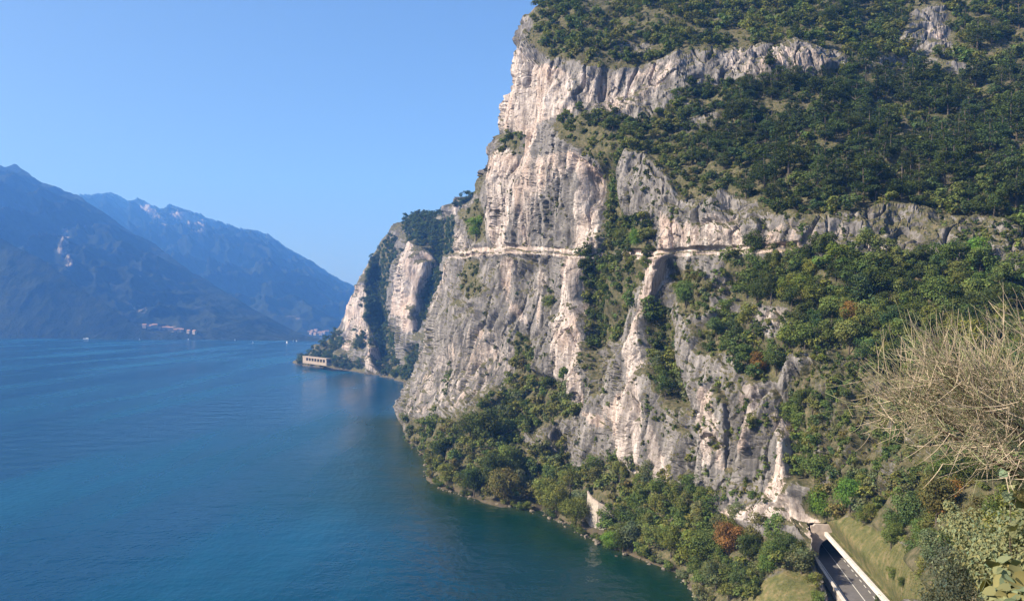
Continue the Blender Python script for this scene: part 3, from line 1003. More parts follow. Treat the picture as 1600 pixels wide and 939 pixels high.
AR, AH = 3.75, 2.1
arc = [(-AR, 0)] + [(-AR * math.cos(k * math.pi / 20), AH + AR * math.sin(k * math.pi / 20)) for k in range(21)] + [(AR, 0)]
m = MB()
outer = [(-6.1, 0)] + [(-6.1 + 12.2 * k / 20, 9.6 - (0.6 if k < 2 else 0.0)) for k in range(21)] + [(6.1, 0)]
for (a0, b0), (a1, b1), (c0, d0), (c1, d1) in zip(arc[:-1], arc[1:], outer[:-1], outer[1:]):
    m.quad(loc(rp(0, a0, ROADZ + b0)), loc(rp(0, a1, ROADZ + b1)), loc(rp(0, c1, ROADZ + d1)), loc(rp(0, c0, ROADZ + d0)))
    m.quad(loc(rp(-1.2, c0, ROADZ + d0)), loc(rp(-1.2, c1, ROADZ + d1)), loc(rp(0, c1, ROADZ + d1)), loc(rp(0, c0, ROADZ + d0)))
for k in range(9):
    z0_ = ROADZ - 3 + k * 1.3
    if k < 8:
        m.box(loc(rp(-.3, -6.0, z0_ + .65)), (1.5 + .2 * (k % 2), 1.7, 1.29), math.atan2(rd[1], rd[0]))
m.build('headwall', PORTAL, tun)
m = MB()
for (a0, b0), (a1, b1) in zip(arc[:-1], arc[1:]):
    m.quad(loc(rp(.05, a0, ROADZ + b0)), loc(rp(.05, a1, ROADZ + b1)), loc(rp(-24, a1, ROADZ + b1)), loc(rp(-24, a0, ROADZ + b0)))
m.quad(loc(rp(-24, -AR, ROADZ)), loc(rp(-24, AR, ROADZ)), loc(rp(-24, AR, ROADZ + 6)), loc(rp(-24, -AR, ROADZ + 6)))
m.build('tunnel_lining', TUNNEL, tun)
# white edge beam of the gallery roof: its upper edge runs parallel to the road
B0 = at(1279, 820, yz(1279, 820, BZ))
B1 = at(1392, 946, yz(1392, 946, BZ))
beam = empty('gallery_edge_wall', B0, 'long white concrete edge wall slanting down beside the road, below the dry grass', 'edge wall')
m = MB()
bd = (B1 - B0)
bd2 = bd[:2] / np.linalg.norm(bd[:2])
bn = np.array([-bd2[1], bd2[0]])
if bn[0] < 0:
    bn = -bn
n = 14
for k in range(n):
    q = []
    f0, f1 = k / n, (k + 1) / n - .0006
    for z in (-1.15, 0.0):
        for f, w in ((f0, 0), (f1, 0), (f1, .75), (f0, .75)):
            q.append((bd[0] * f + bn[0] * w, bd[1] * f + bn[1] * w, z))
    m.hexa(q)
m.build('edge_beam', CONC, beam)


# lake-side parapet, curving with the road edge
def pl_off(s):
    return LW - 0.95 + 0.9 * math.exp(-((s + 3) / 9.0) ** 2)


par = empty('parapet', rp(0, pl_off(0), ROADZ), 'pale stone parapet along the lake side of the road', 'parapet')
inv = np.array(par.location)
m, m2 = MB(), MB()
for s0, s1 in zip(ST[13:-1], ST[14:]):
    q = []
    for z in (-2.5, 1.0):
        for s_, w in ((s0, 0), (s1, 0), (s1, -.6), (s0, -.6)):
            q.append(loc(rp(s_, pl_off(s_) + w, ROADZ + z)))
    m.hexa(q)
    q = []
    for z in (1.0, 1.2):
        for s_, w in ((s0, .06), (s1, .06), (s1, -.75), (s0, -.75)):
            q.append(loc(rp(s_, pl_off(s_) + w, ROADZ + z + .002)))
    m2.hexa(q)
m.build('wall', STONE, par)
m2.build('coping', CONC, par)
bt = empty('buttress', at(1298, 938, yz(1298, 938, 15.5)), 'pale stone buttress under the parapet at the lower edge', 'buttress')
m = MB()
m.box((0, 0, -1.2), (2.2, 2.6, 3.4), .3)
m.box((.2, 1.6, -2.0), (1.7, 2.0, 2.6), .3)
m.box((.1, -.1, .62), (2.5, 2.9, .28), .3)
m.build('masonry', CONC, bt)

# old retaining wall above the water
W3 = [(918, 770, 13.0), (920, 775, 12.6), (925, 781, 12.0), (935, 788, 11.0), (947, 793, 10.0), (960, 797, 9.2)]
tops = [at(a, b, yz(a, b, z)) for a, b, z in W3]
rw = empty('retaining_wall', tops[3], 'curved pale stone retaining wall standing among bushes above the lake', 'retaining wall')
inv = np.array(rw.location)
m, m2 = MB(), MB()
fine_t = []
for p, q in zip(tops[:-1], tops[1:]):
    for k in range(4):
        fine_t.append(p + (q - p) * k / 4)
fine_t.append(tops[-1])
for i, (p, q) in enumerate(zip(fine_t[:-1], fine_t[1:])):
    dr = (q - p)[:2] / np.linalg.norm((q - p)[:2])
    nn = np.array([dr[1], -dr[0], 0])
    if nn[0] > 0:
        nn = -nn
    dep = np.interp(i, [0, 10, 20], [13.2, 12, 10])
    A = lambda x, w, dz: loc(x + nn * w + np.array([0, 0, dz]))
    m.hexa([A(p, 1.2, -dep), A(q, 1.2, -dep), A(q, -.9, -dep), A(p, -.9, -dep), A(p, 0, 0), A(q, 0, 0), A(q, -.8, 0), A(p, -.8, 0)])
    m2.hexa([A(p, .12, .002), A(q, .12, .002), A(q, -.5, .002), A(p, -.5, .002), A(p, .12, .9), A(q, .12, .9), A(q, -.5, .9), A(p, -.5, .9)])
m.build('wall', STONE, rw)
m2.build('coping', PORTAL, rw)
rm = MB()
rm.tube([loc(p + np.array([0, 0, 1.5])) for p in fine_t], .07, 5)
for p in fine_t[::2]:
    rm.tube([loc(p + np.array([0, 0, .6])), loc(p + np.array([0, 0, 1.5]))], .06, 4)
rm.build('railing', IRON, rw)
lwp = at(1058, 829, float(depth(1058.0, 829.0)) - 3)
lw = empty('low_wall', lwp, 'short pale stone wall half hidden between trees below the cliff', 'wall')
m = MB()
for k in range(3):
    m.box((-1.2 + k * 1.2, -.3 * k, .6 - .3 * k), (1.24, .8, 2.0), -.24 + .02 * k)
m.box((0, -.3, 1.7), (3.7, 1.0, .25), -.24)
m.build('masonry', STONE, lw)


# arched road gallery on the headland
ga = at(473, 562.5, yz(473, 562.5, 12) - 40)
gb = at(510, 566.2, yz(510, 566.2, 12) - 60)
gal = empty('road_gallery', ga, 'long pale road gallery with dark openings at the foot of the far headland', 'road gallery')
gd = gb - ga
gl_ = np.linalg.norm(gd[:2])
ex = np.array([gd[0], gd[1], 0]) / gl_
ey = np.array([-ex[1], ex[0], 0])
if ey[1] < 0:
    ey = -ey


def gpnt(s, w, z):
    return tuple(ex * s + ey * w + np.array([0, 0, z]))


def gbox(m, s0, s1, w0, w1, z0, z1):
    m.hexa([gpnt(s0, w0, z0), gpnt(s1, w0, z0), gpnt(s1, w1, z0), gpnt(s0, w1, z0), gpnt(s0, w0, z1), gpnt(s1, w0, z1), gpnt(s1, w1, z1), gpnt(s0, w1, z1)])


m = MB()
gbox(m, 0, gl_, 0, 9, -5, 0)
gbox(m, 0, gl_, -.4, 9, 5.2, 7.6)
no = 7
st_ = gl_ * .12
wd = gl_ * .82 / no
edges = [0]
for k in range(no):
    edges += [st_ + k * wd + wd * .3, st_ + (k + 1) * wd]
edges.append(gl_)
for s0, s1 in zip(edges[0::2], edges[1::2]):
    gbox(m, s0, s1, 0, 2, .003, 5.197)
m.build('facade', PLASTER, gal)
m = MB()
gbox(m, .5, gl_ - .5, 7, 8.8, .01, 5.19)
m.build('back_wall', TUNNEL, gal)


# ------------------------------------------------------------------ plants: meshes
def quads_from(pos, nor, size, r, aspect=1.0):
    n = len(pos)
    nor = nor / (np.linalg.norm(nor, axis=1, keepdims=True) + 1e-9)
    h = r.normal(size=(n, 3))
    u = np.cross(nor, h)
    u /= np.linalg.norm(u, axis=1, keepdims=True) + 1e-9
    w = np.cross(nor, u)
    s = np.broadcast_to(np.asarray(size, float), (n,))[:, None]
    u, w = u * s * .5, w * s * .5 * aspect
    bend = nor * s * .12
    V = np.stack([pos - u + bend * 0, pos - w * .8 + bend, pos + u, pos + w * .8 + bend], 1).reshape(-1, 3)
    return V, np.arange(4 * n).reshape(n, 4)


def crown_broad(seed, nl, nq, leaf, wide=.36, low=.16, rag=1.0):
    r = np.random.default_rng(seed)
    c = r.normal(size=(nl, 3))
    c /= np.linalg.norm(c, axis=1, keepdims=True)
    c *= (r.uniform(.25, 1, nl) ** .5)[:, None]
    hh = (1 - low) / 2
    cen = c * np.array([wide * .72, wide * .72, hh * .74]) + np.array([0, 0, low + hh])
    cen[:, :2] += r.normal(size=2) * .03
    lr = r.uniform(.10, .19, nl) * wide / .36
    k = r.choice(nl, nq, p=lr ** 2 / (lr ** 2).sum())
    dv = r.normal(size=(nq, 3))
    dv /= np.linalg.norm(dv, axis=1, keepdims=True)
    dv[:, 2] = np.where(r.random(nq) < .35, np.abs(dv[:, 2]), dv[:, 2])
    rad_ = lr[k] * (.55 + .5 * r.random(nq) + .22 * rag * r.random(nq) ** 4)
    pos = cen[k] + dv * rad_[:, None] * np.array([1, 1, .8])
    nor = dv + .38 * r.normal(size=(nq, 3)) + np.array([0, 0, .2])
    V, Q = quads_from(pos, nor, leaf * r.uniform(.6, 1.35, nq), r)
    lt = r.uniform(.82, 1.18, nl)[k] * r.uniform(.72, 1.3, nq)
    warm = r.normal(0, .06, nl)[k] + r.normal(0, .07, nq)
    tone = np.stack([lt * (1 + warm), lt, lt * (1 - .5 * warm)], 1)
    return V, Q, np.repeat(tone, 4, 0)


def crown_pine(seed, nb, nq, leaf):
    r = np.random.default_rng(seed)
    hh = np.sort(r.uniform(.24, .97, nb))
    a = r.uniform(0, 2 * math.pi, nb)
    prof = np.interp(hh, [.24, .4, .6, .8, .97], [.13, .24, .25, .17, .04] if seed % 2 else [.20, .22, .17, .10, .02]) * r.uniform(.55, 1.25, nb)
    cen = np.stack([np.cos(a) * prof * .62, np.sin(a) * prof * .62, hh], 1)
    ln = np.maximum(prof * .72, .055)
    k = r.choice(nb, nq, p=ln ** 2 / (ln ** 2).sum())
    dv = r.normal(size=(nq, 3))
    dv /= np.linalg.norm(dv, axis=1, keepdims=True)
    pos = cen[k] + dv * (ln[k] * r.uniform(.3, 1.05, nq))[:, None] * np.array([1, 1, .42])
    nor = dv * np.array([.6, .6, 1]) + .5 * r.normal(size=(nq, 3)) + np.array([0, 0, .5])
    V, Q = quads_from(pos, nor, leaf * r.uniform(.6, 1.4, nq), r, .7)
    lt = r.uniform(.8, 1.2, nb)[k] * r.uniform(.7, 1.3, nq)
    tone = np.stack([lt, lt, lt], 1)
    return V, Q, np.repeat(tone, 4, 0)


def crown_column(seed, nq, leaf):
    r = np.random.default_rng(seed)
    h = r.uniform(.04, 1, nq)
    a = r.uniform(0, 2 * math.pi, nq)
    pr = .13 * np.sin(np.pi * np.clip(h, 0, 1) ** .7) ** .6 * r.uniform(.75, 1.1, nq)
    pos = np.stack([np.cos(a) * pr, np.sin(a) * pr, h], 1)
    nor = np.stack([np.cos(a), np.sin(a), .5 + 0 * a], 1) + .5 * r.normal(size=(nq, 3))
    V, Q = quads_from(pos, nor, leaf * r.uniform(.6, 1.3, nq), r)
    lt = r.uniform(.7, 1.3, nq)
    return V, Q, np.repeat(np.stack([lt, lt, lt], 1), 4, 0)


def trunk_mesh(seed, h, r0, nbr, lean=.04):
    r = random.Random(seed)
    m = MB()
    lx, ly = r.uniform(-lean, lean), r.uniform(-lean, lean)
    pts = [(lx * k * k / 16 + r.uniform(-.006, .006), ly * k * k / 16, -.04 + (h + .04) * k / 4) for k in range(5)]
    m.tube(pts, [r0 * (1.25, 1, .85, .65, .35)[k] for k in range(5)], 6)
    for b in range(nbr):
        f = r.uniform(.4, .9)
        p = Vector((lx * f * f, ly * f * f, h * f))
        a = r.uniform(0, 6.28)
        e = p + Vector((math.cos(a) * .16, math.sin(a) * .16, r.uniform(.04, .16)))
        m.tube([p, p.lerp(e, .5) + Vector((0, 0, .015)), e], [r0 * .5, r0 * .35, r0 * .15], 4)
    me = bpy.data.meshes.new('trunk')
    me.from_pydata(m.v, [], m.f)
    me.materials.append(BARK)
    me.update()
    return me


BROAD = [crown_broad(100 + k, 12 + k % 4, 1900, .047, .40 + .04 * (k % 3), .14) for k in range(7)]
BROADF = [crown_broad(200 + k, 22 + 2 * k, 4200, .036, .40 + .05 * (k % 3), .12) for k in range(4)]
PINE = [crown_pine(300 + k, 22 + k % 5, 1900, .040) for k in range(7)]
SHRUB = [crown_broad(400 + k, 6 + k % 3, 700, .10, .62, -.05) for k in range(5)]
ASH = [crown_broad(450 + k, 9, 1500, .06, .55, -.05, 2.0) for k in range(2)]
LOWT = [crown_broad(500 + k, 9, 420, .10, .42, .08) for k in range(5)]
LOWS = [crown_broad(600 + k, 4, 90, .24, .6, -.1) for k in range(4)]
CYP = crown_column(700, 1100, .045)


def mk(V):
    return mesh_np('crown', V[0], V[1], LEAF, {'tone': V[2]}, smooth=False)


M_BROAD, M_BROADF, M_PINE, M_SHRUB, M_ASH, M_CYP = [mk(v) for v in BROAD], [mk(v) for v in BROADF], [mk(v) for v in PINE], [mk(v) for v in SHRUB], [mk(v) for v in ASH], mk(CYP)
T_BROAD = [trunk_mesh(k, .55, .022, 4, .06) for k in range(4)]
T_PINE = [trunk_mesh(20 + k, .93, .016, 3, .03) for k in range(4)]

TONE = {
    'olive': (.104, .113, .042), 'green': (.078, .102, .037), 'dark': (.046, .060, .024), 'pine': (.046, .062, .026), 'yellow': (.112, .122, .036),
    'rust': (.140, .080, .034), 'grey': (.092, .104, .062), 'bright': (.088, .150, .036), 'blue': (.056, .080, .038), 'brown': (.100, .092, .044),
    'silver': (.155, .165, .095),
}
TONE = {k: (1.42 * v[0], 1.46 * v[1], 1.18 * v[2]) for k, v in TONE.items()}
WORD = {'olive': 'olive green', 'green': 'green', 'dark': 'dark green', 'pine': 'dark green', 'yellow': 'yellow-green', 'rust': 'rust-brown', 'grey': 'grey-green',
        'bright': 'bright green', 'blue': 'bluish green', 'brown': 'brownish', 'silver': 'pale silvery green'}


def jit(c, s=.16):
    k = 1 + random.uniform(-s, s)
    return (c[0] * k * random.uniform(.92, 1.1), c[1] * k, c[2] * k * random.uniform(.9, 1.1), 1)


def tree(name, loc_, h, crown, trunk, tone, label, cat, group=None, wide=1.0):
    r = empty(name, loc_, label, cat, group)
    r.rotation_euler = (0, 0, random.uniform(0, 6.28))
    r.scale = (h * wide, h * wide, h)
    c = link('crown', crown, r)
    c.color = jit(TONE[tone])
    if trunk:
        link('trunk', trunk, r)
    return r


def bush(name, loc_, h, crown, tone, label, cat, group=None, wide=1.0):
    o = link(name, crown, None, loc_)
    o.rotation_euler = (0, 0, random.uniform(0, 6.28))
    o.scale = (h * wide, h * wide, h)
    o.color = jit(TONE[tone])
    return tag(o, label, cat, group)


def on_grid(px, py, P_=None, xs=None, rws=None, tc=None, x1=1640.0):
    P_ = CLIFF_P if P_ is None else P_
    xs = xl if xs is None else xs
    rws = rows if rws is None else rws
    tc = tcol if tc is None else tc
    i = int(np.clip(np.searchsorted(rws, py), 0, len(rws) - 1))
    tt = (px - xs[i]) / (x1 - xs[i])
    j = int(np.clip(np.searchsorted(tc, tt), 0, len(tc) - 1))
    return P_[i, j]


def on_head(px, py):
    return on_grid(px, py, HEAD_P, hxl, hrows, ht, 880.0)


# ------------------------------------------------------------------ plants: hand-placed ones that stand out
PLACED = []                    # (px, py) keep-out for the scatter


def put(kind, px, py, hpx, tone, label, wide=1.0, Y=None, group=None, head=False):
    p = at(px, py, Y) if Y else (on_head(px, py) if head else on_grid(px, py))
    h = hpx * p[1] / F
    p = tuple(np.array(p) - np.array([0, 0, .03 * h]))
    PLACED.append((px, py, hpx * .35))
    if kind == 'tree':
        tree('broadleaf_tree', p, h, random.choice(M_BROADF), random.choice(T_BROAD), tone, label, 'tree', group, wide)
    elif kind == 'pine':
        tree('pine_tree', p, h, random.choice(M_PINE), random.choice(T_PINE), tone, label, 'pine tree', group, wide)
    elif kind == 'cypress':
        tree('cypress_tree', p, h, M_CYP, random.choice(T_BROAD), tone, label, 'cypress', group, wide)
    else:
        bush('shrub', p, h, random.choice(M_ASH), tone, label, 'shrub', group, wide)


HAND = [
    ('tree', 1290, 815, 62, 'bright', 'bright green tree crowded against the cliff just above the tunnel mouth'),
    ('tree', 1258, 800, 40, 'dark', 'dark green tree at the cliff foot left of the bright green one above the tunnel'),
    ('tree', 1325, 800, 60, 'bright', 'light green tree right of the tunnel mouth at the top of the dry grass slope'),
    ('shrub', 1345, 822, 26, 'green', 'round green shrub on the dry grass just right of the tunnel edge wall'),
    ('shrub', 1372, 822, 32, 'olive', 'olive shrub in the thicket at the head of the dry grass'),
    ('tree', 1425, 835, 82, 'blue', 'bluish green leafy tree with a bare pale stem on the lower slope'),
    ('tree', 1392, 858, 48, 'green', 'green tree at the right edge of the dry grass slope'),
    ('tree', 1440, 858, 56, 'green', 'dense green tree behind the lower dry grass'),
    ('tree', 1486, 830, 88, 'rust', 'rust-brown tree turning colour among green ones on the right'),
    ('tree', 1466, 850, 70, 'olive', 'olive green tree left of the rust-brown tree'),
    ('tree', 1502, 850, 82, 'brown', 'yellow-brown tree just right of the rust-brown tree'),
    ('tree', 1540, 815, 66, 'dark', 'dark green tree behind the pale leafy bushes on the right'),
    ('tree', 1580, 780, 84, 'bright', 'bright green tree below the dry broom at the right edge'),
    ('shrub', 1396, 905, 24, 'green', 'small green shrub alone on the dry grass slope'),
    ('shrub', 1410, 918, 20, 'dark', 'small dark shrub lowest on the dry grass'),
    ('cypress', 1190, 908, 30, 'dark', 'slim dark young cypress standing on the small meadow by the lake'),
    ('cypress', 1369, 950, 26, 'dark', 'dark little cypress tip rising in front of the white edge wall'),
    ('cypress', 877, 725, 32, 'dark', 'thin dark cypress below the overhang above the wooded bank'),
    ('tree', 1080, 893, 74, 'yellow', 'big yellow-green tree by the lake below the short wall'),
    ('tree', 1048, 872, 56, 'yellow', 'yellow-green tree left of the big yellow-green one at the shore'),
    ('tree', 1104, 880, 60, 'green', 'green tree right of the big yellow-green tree'),
    ('tree', 1140, 872, 62, 'rust', 'tree with rusty patches above the shore near the meadow'),
    ('tree', 1165, 880, 56, 'dark', 'dark tree between the rusty tree and the tunnel'),
    ('tree', 1226, 880, 44, 'blue', 'bluish green tree just left of the road parapet'),
    ('tree', 1247, 872, 34, 'dark', 'dark tree touching the road parapet by the tunnel'),
    ('tree', 1200, 885, 50, 'green', 'leafy green tree behind the small lake meadow'),
    ('tree', 1118, 925, 58, 'grey', 'grey-green bushy tree leaning over the water at the lower shore'),
    ('tree', 1150, 920, 50, 'blue', 'bluish tree at the left end of the small lake meadow'),
    ('shrub', 1178, 926, 26, 'dark', 'round dark shrub at the edge of the small lake meadow'),
    ('shrub', 1272, 922, 30, 'olive', 'tall olive shrub against the outside of the road parapet'),
    ('shrub', 1280, 942, 28, 'green', 'green shrub at the foot of the road buttress'),
    ('tree', 952, 862, 36, 'bright', 'bright green tree on the shore right of the curved retaining wall'),
    ('tree', 972, 864, 44, 'dark', 'dark tree in the hollow right of the curved retaining wall'),
    ('tree', 968, 848, 36, 'olive', 'olive bushy tree hiding the right foot of the curved retaining wall'),
    ('shrub', 948, 846, 20, 'olive', 'olive shrub growing up against the middle of the curved retaining wall'),
    ('shrub', 929, 806, 14, 'dark', 'dark ivy clump growing on the face of the curved retaining wall'),
    ('shrub', 1100, 938, 34, 'grey', 'grey-green shrub on the waterline at the lowest point of the shore'),
    ('tree', 897, 822, 54, 'yellow', 'yellowish tree on the bank left of the curved retaining wall'),
    ('tree', 868, 808, 60, 'olive', 'olive tree on the middle of the wooded bank'),
    ('tree', 850, 800, 64, 'olive', 'tall olive tree near the water left of the yellowish one'),
    ('tree', 786, 788, 62, 'brown', 'brownish tree at the water on the wooded bank'),
    ('tree', 790, 745, 62, 'yellow', 'golden green tree high on the wooded bank'),
    ('tree', 755, 700, 72, 'dark', 'tall dark conical tree near the cliff on the wooded bank'),
    ('tree', 735, 690, 50, 'dark', 'dark tree left of the tall conical one near the cliff'),
    ('tree', 770, 770, 66, 'dark', 'big dark tree in the middle of the wooded bank'),
    ('tree', 740, 775, 52, 'dark', 'dark tree close to the water on the wooded bank'),
    ('tree', 690, 725, 42, 'dark', 'dark tree at the tip of the wooded bank'),
    ('tree', 698, 760, 42, 'yellow', 'yellow-green tree on the shore at the tip of the wooded bank'),
    ('shrub', 822, 795, 18, 'yellow', 'small yellow shrub at the waterline of the wooded bank'),
    ('tree', 745, 378, 46, 'bright', 'bright green tree clump above the old road ledge on the cliff edge'),
    ('tree', 1000, 392, 36, 'bright', 'bright green tree by the old cliff road where it leaves the gully'),
    ('tree', 975, 385, 32, 'olive', 'olive tree in the gully above the old cliff road'),
    ('shrub', 1525, 412, 40, 'bright', 'light green climbing shrub on the low cliff at the right'),
    ('tree', 1188, 585, 42, 'rust', 'rusty tree at the edge of the mid-slope wood'),
    ('tree', 1325, 500, 42, 'rust', 'tree with orange leaves in the middle of the right-hand wood'),
    ('shrub', 862, 490, 30, 'green', 'lone green shrub on the bare wall left of the pink pillar'),
    ('tree', 1068, 480, 50, 'green', 'broad green tree in the hollow under the old road bend'),
    ('shrub', 471, 571, 9, 'dark', 'dark shrub at the tip of the far headland left of the gallery', 1.2, None, None, True),
    ('shrub', 485, 573, 8, 'dark', 'dark shrub on the rocks under the left half of the far gallery', 1.4, None, None, True),
    ('shrub', 503, 575, 8, 'green', 'green shrub on the rocks under the right half of the far gallery', 1.4, None, None, True),
    ('tree', 522, 574, 12, 'dark', 'dark tree at the right end of the far gallery', 1.2, None, None, True),
]
for h_ in HAND:
    put(*h_)

# ------------------------------------------------------------------ plants: the wooded slopes
def region(px, py):
    if px < 700 and py < 610:
        return 'far'
    if py < 108:
        return 'top'
    if py < 345 and px > 1085:
        return 'grove'
    if py < 280:
        return 'ledge'
    if px < 1030 and py < 570 and px > 900:
        return 'gully'
    if px >= 1120 and py < 620:
        return 'wood'
    if py > 570 and px < 1275 and px > 625:
        return 'bank'
    if px > 1230 and py >= 620:
        return 'slope'
    return 'wall'


WHERE = {
    'far': 'on the distant headland', 'top': 'above the highest cliff band', 'grove': 'on the upper right slope',
    'ledge': 'on the shelf below the highest cliff band', 'gully': 'in the deep gully below the old road', 'wood': 'in the wood below the old road on the right',
    'bank': 'on the bank between cliff and lake', 'slope': 'on the lower slope right of the tunnel', 'wall': 'clinging to the bare cliff face',
}
PALETTE = {
    'far': ['dark', 'dark', 'blue'], 'top': ['olive', 'olive', 'green', 'green', 'dark', 'olive', 'green', 'yellow'], 'grove': ['green', 'dark', 'blue', 'dark', 'olive'],
    'ledge': ['green', 'olive', 'dark', 'olive'], 'gully': ['green', 'dark', 'olive', 'dark'], 'wood': ['green', 'olive', 'dark', 'dark', 'yellow', 'green', 'blue'],
    'bank': ['green', 'olive', 'dark', 'grey', 'green', 'olive', 'green', 'olive', 'brown'], 'slope': ['green', 'grey', 'olive', 'blue', 'brown'], 'wall': ['olive', 'green', 'brown', 'dark', 'grey'],
}
PINEM = raster([(1, [(1090, 260), (1130, 190), (1180, 130), (1290, 108), (1400, 118), (1600, 110), (1660, 110), (1660, 330), (1500, 338), (1300, 330), (1170, 318), (1120, 300)]),
                (.35, [(1290, 10), (1660, 0), (1660, 110), (1400, 110), (1300, 90)]), (.25, [(900, 190), (1090, 200), (1090, 290), (930, 250)]), (-.0001, [(1390, 205), (1485, 208), (1480, 232), (1395, 230)])], 6)

KEEP = np.maximum(blur(CORR, 10), raster([(1, [(1222, 812), (1262, 800), (1285, 815), (1275, 880), (1262, 880), (1255, 850), (1222, 842)]), (1, [(908, 766), (950, 784), (946, 800), (934, 832), (912, 836)])], 2))
cand = []                      # kind, px, py, height m, depth
taken = {}


def free(px, py, r):
    i, j = int(px // 20), int(py // 20)
    for a in range(i - 2, i + 3):
        for b in range(j - 2, j + 3):
            for (x, y, q) in taken.get((a, b), ()):
                if (x - px) ** 2 + ((y - py) * 1.5) ** 2 < (.5 * (r + q)) ** 2:
                    return False
    return True


def take(px, py, r):
    taken.setdefault((int(px // 20), int(py // 20)), []).append((px, py, r))


for p in PLACED:
    take(p[0], p[1], p[2])
_r = random.Random(3)
for _ in range(26000):
    px, py = _r.uniform(600, 1700), _r.uniform(-40, 938)
    f = float(look(FOREST, px, py))
    if f < .3 or _r.random() > f:
        continue
    lx = np.interp(py, LEFT[:, 0], LEFT[:, 1])
    if px < lx + 5:
        continue
    rg = region(px, py)
    if rg == 'far':
        continue
    p = on_grid(px, py)
    if p[2] < .8:
        continue
    if look(KEEP, px, py) > .12:
        continue
    ispine = _r.random() < float(look(PINEM, px, py)) * (.75 if noise(np.array([px / 70, py / 50, 1.5]), 79) > -.05 else .12)
    h = _r.uniform(11, 20) if ispine else {'top': _r.uniform(5.5, 11), 'grove': _r.uniform(4, 9), 'ledge': _r.uniform(4, 9), 'gully': _r.uniform(5, 11), 'wood': _r.uniform(6.5, 12), 'bank': _r.uniform(5.5, 12),
                                         'slope': _r.uniform(4, 6.5), 'wall': _r.uniform(2.5, 5)}[rg]
    r = (h * .30 if ispine else h * .52) * F / p[1]
    gap = float(noise(np.array([px / 38, py / 26, 3.5]), 78))
    if rg in ('grove', 'top', 'ledge') and gap < -.13 and _r.random() < .85:
        continue
    if not free(px, py, r * .84):
        continue
    take(px, py, r * (.84 if rg != 'top' else .7))
    cand.append(['pine' if ispine else 'tree', px, py, h, p, rg, .8])
for _ in range(20000):          # shrubs in the gaps and on the rock
    px, py = _r.uniform(620, 1690), _r.uniform(-20, 938)
    f, s_, sc_ = float(look(FOREST, px, py)), float(look(SCRUB, px, py)), float(look(SCAR, px, py))
    if look(CORR, px, py) > .2 or look(MEADOW, px, py) > .5 and _r.random() > .05:
        continue
    rg = region(px, py)
    lx = np.interp(py, LEFT[:, 0], LEFT[:, 1])
    if rg == 'far' or px < lx + 3 or _r.random() > max(f, s_ * (.85 if rg != 'slope' else .95)) * (1 - sc_):
        continue
    if abs(py - road_y(px)) < 9 and 690 < px < 1250:
        continue
    cl = float(noise(np.array([px / 45, py / 60, .5]), 77))
    if f < .3 and cl < (-.12 if rg != 'slope' else -.25):
        continue
    p = on_grid(px, py)
    if p[2] < .25:
        continue
    if look(KEEP, px, py) > .3:
        continue
    h = (1.0 + 2.6 * _r.random() ** 2) * (1.15 if f > .3 else .9) * (1.35 if rg == 'slope' else 1)
    r = h * .6 * F / p[1]
    if not free(px, py, r * .8):
        continue
    take(px, py, r * .8)
    cand.append(['shrub', px, py, h, p, rg, 1.0])
for _ in range(14000):          # the far headland: trees of its wooded clefts
    px, py = _r.uniform(450, 770), _r.uniform(295, 605)
    f = float(look(HFOR, px, py))
    if _r.random() > f or px < np.interp(py, HLEFT[:, 0], HLEFT[:, 1]) + 1.5 or px > np.interp(py, LEFT[:, 0], LEFT[:, 1]):
        continue
    p = on_head(px, py)
    if p[2] < 1:
        continue
    h = _r.uniform(8, 15)
    r = h * .26 * F / p[1]
    if not free(px, py, r):
        continue
    take(px, py, r)
    cand.append(['tree', px, py, h, p, 'far', 1.0])

lim = {'pine': 290, 'tree': 300 - sum(1 for h_ in HAND if h_[0] == 'tree') - 14, 'shrub': 222}
cat_ = {'pine': 'pine tree', 'tree': 'tree', 'shrub': 'shrub'}
cand.sort(key=lambda c: -c[3] / c[4][1] - (0 if c[1] < 1600 and c[2] > 0 else -9))
cnt = {k: 0 for k in lim}
mass = {'tree': [[], [], [], 0], 'shrub': [[], [], [], 0]}
for kd, px, py, h, p, rg, wd_ in cand:
    tn = random.choice(PALETTE[rg]) if kd != 'pine' else random.choice(['pine', 'pine', 'dark', 'blue'])
    p = (float(p[0]), float(p[1]), float(p[2]) - .05 * h)
    if cnt[kd] < lim[kd] and px < 1610 and py > -12:
        cnt[kd] += 1
        w_ = WHERE[rg]
        if kd == 'pine':
            sz = 'tall' if h > 13.3 else 'smaller'
            tree('pine_tree', p, h, random.choice(M_PINE), random.choice(T_PINE), tn, f'{sz} dark pine with bare trunk {w_}', 'pine tree', 'pines ' + w_, random.uniform(.9, 1.3))
        elif kd == 'tree':
            sz = 'large' if h > 7.2 else 'smaller'
            tree('broadleaf_tree', p, h, random.choice(M_BROAD), random.choice(T_BROAD), tn, f'{sz} {WORD[tn]} leafy tree {w_}', 'tree', 'trees ' + w_, random.uniform(.9, 1.25))
        else:
            bush('shrub', p, h, random.choice(M_SHRUB), tn, f'{WORD[tn]} shrub {w_}', 'shrub', 'shrubs ' + w_, random.uniform(.9, 1.3))
    else:
        kk = 'shrub' if kd == 'shrub' else 'tree'
        V, Q, tone = random.choice(LOWS if kk == 'shrub' else LOWT)
        a = random.uniform(0, 6.28)
        wz = random.uniform(.9, 1.25) * (.55 if kd == 'pine' else 1)
        Rm = np.array([[math.cos(a), -math.sin(a), 0], [math.sin(a), math.cos(a), 0], [0, 0, 1]]) * h
        V2 = (V * np.array([wz, wz, 1])) @ Rm.T + np.array(p)
        ms = mass[kk]
        ms[0].append(V2)
        ms[1].append(Q + ms[3])
        ms[2].append(tone * np.array(jit(TONE[tn])[:3]))
        ms[3] += len(V2)
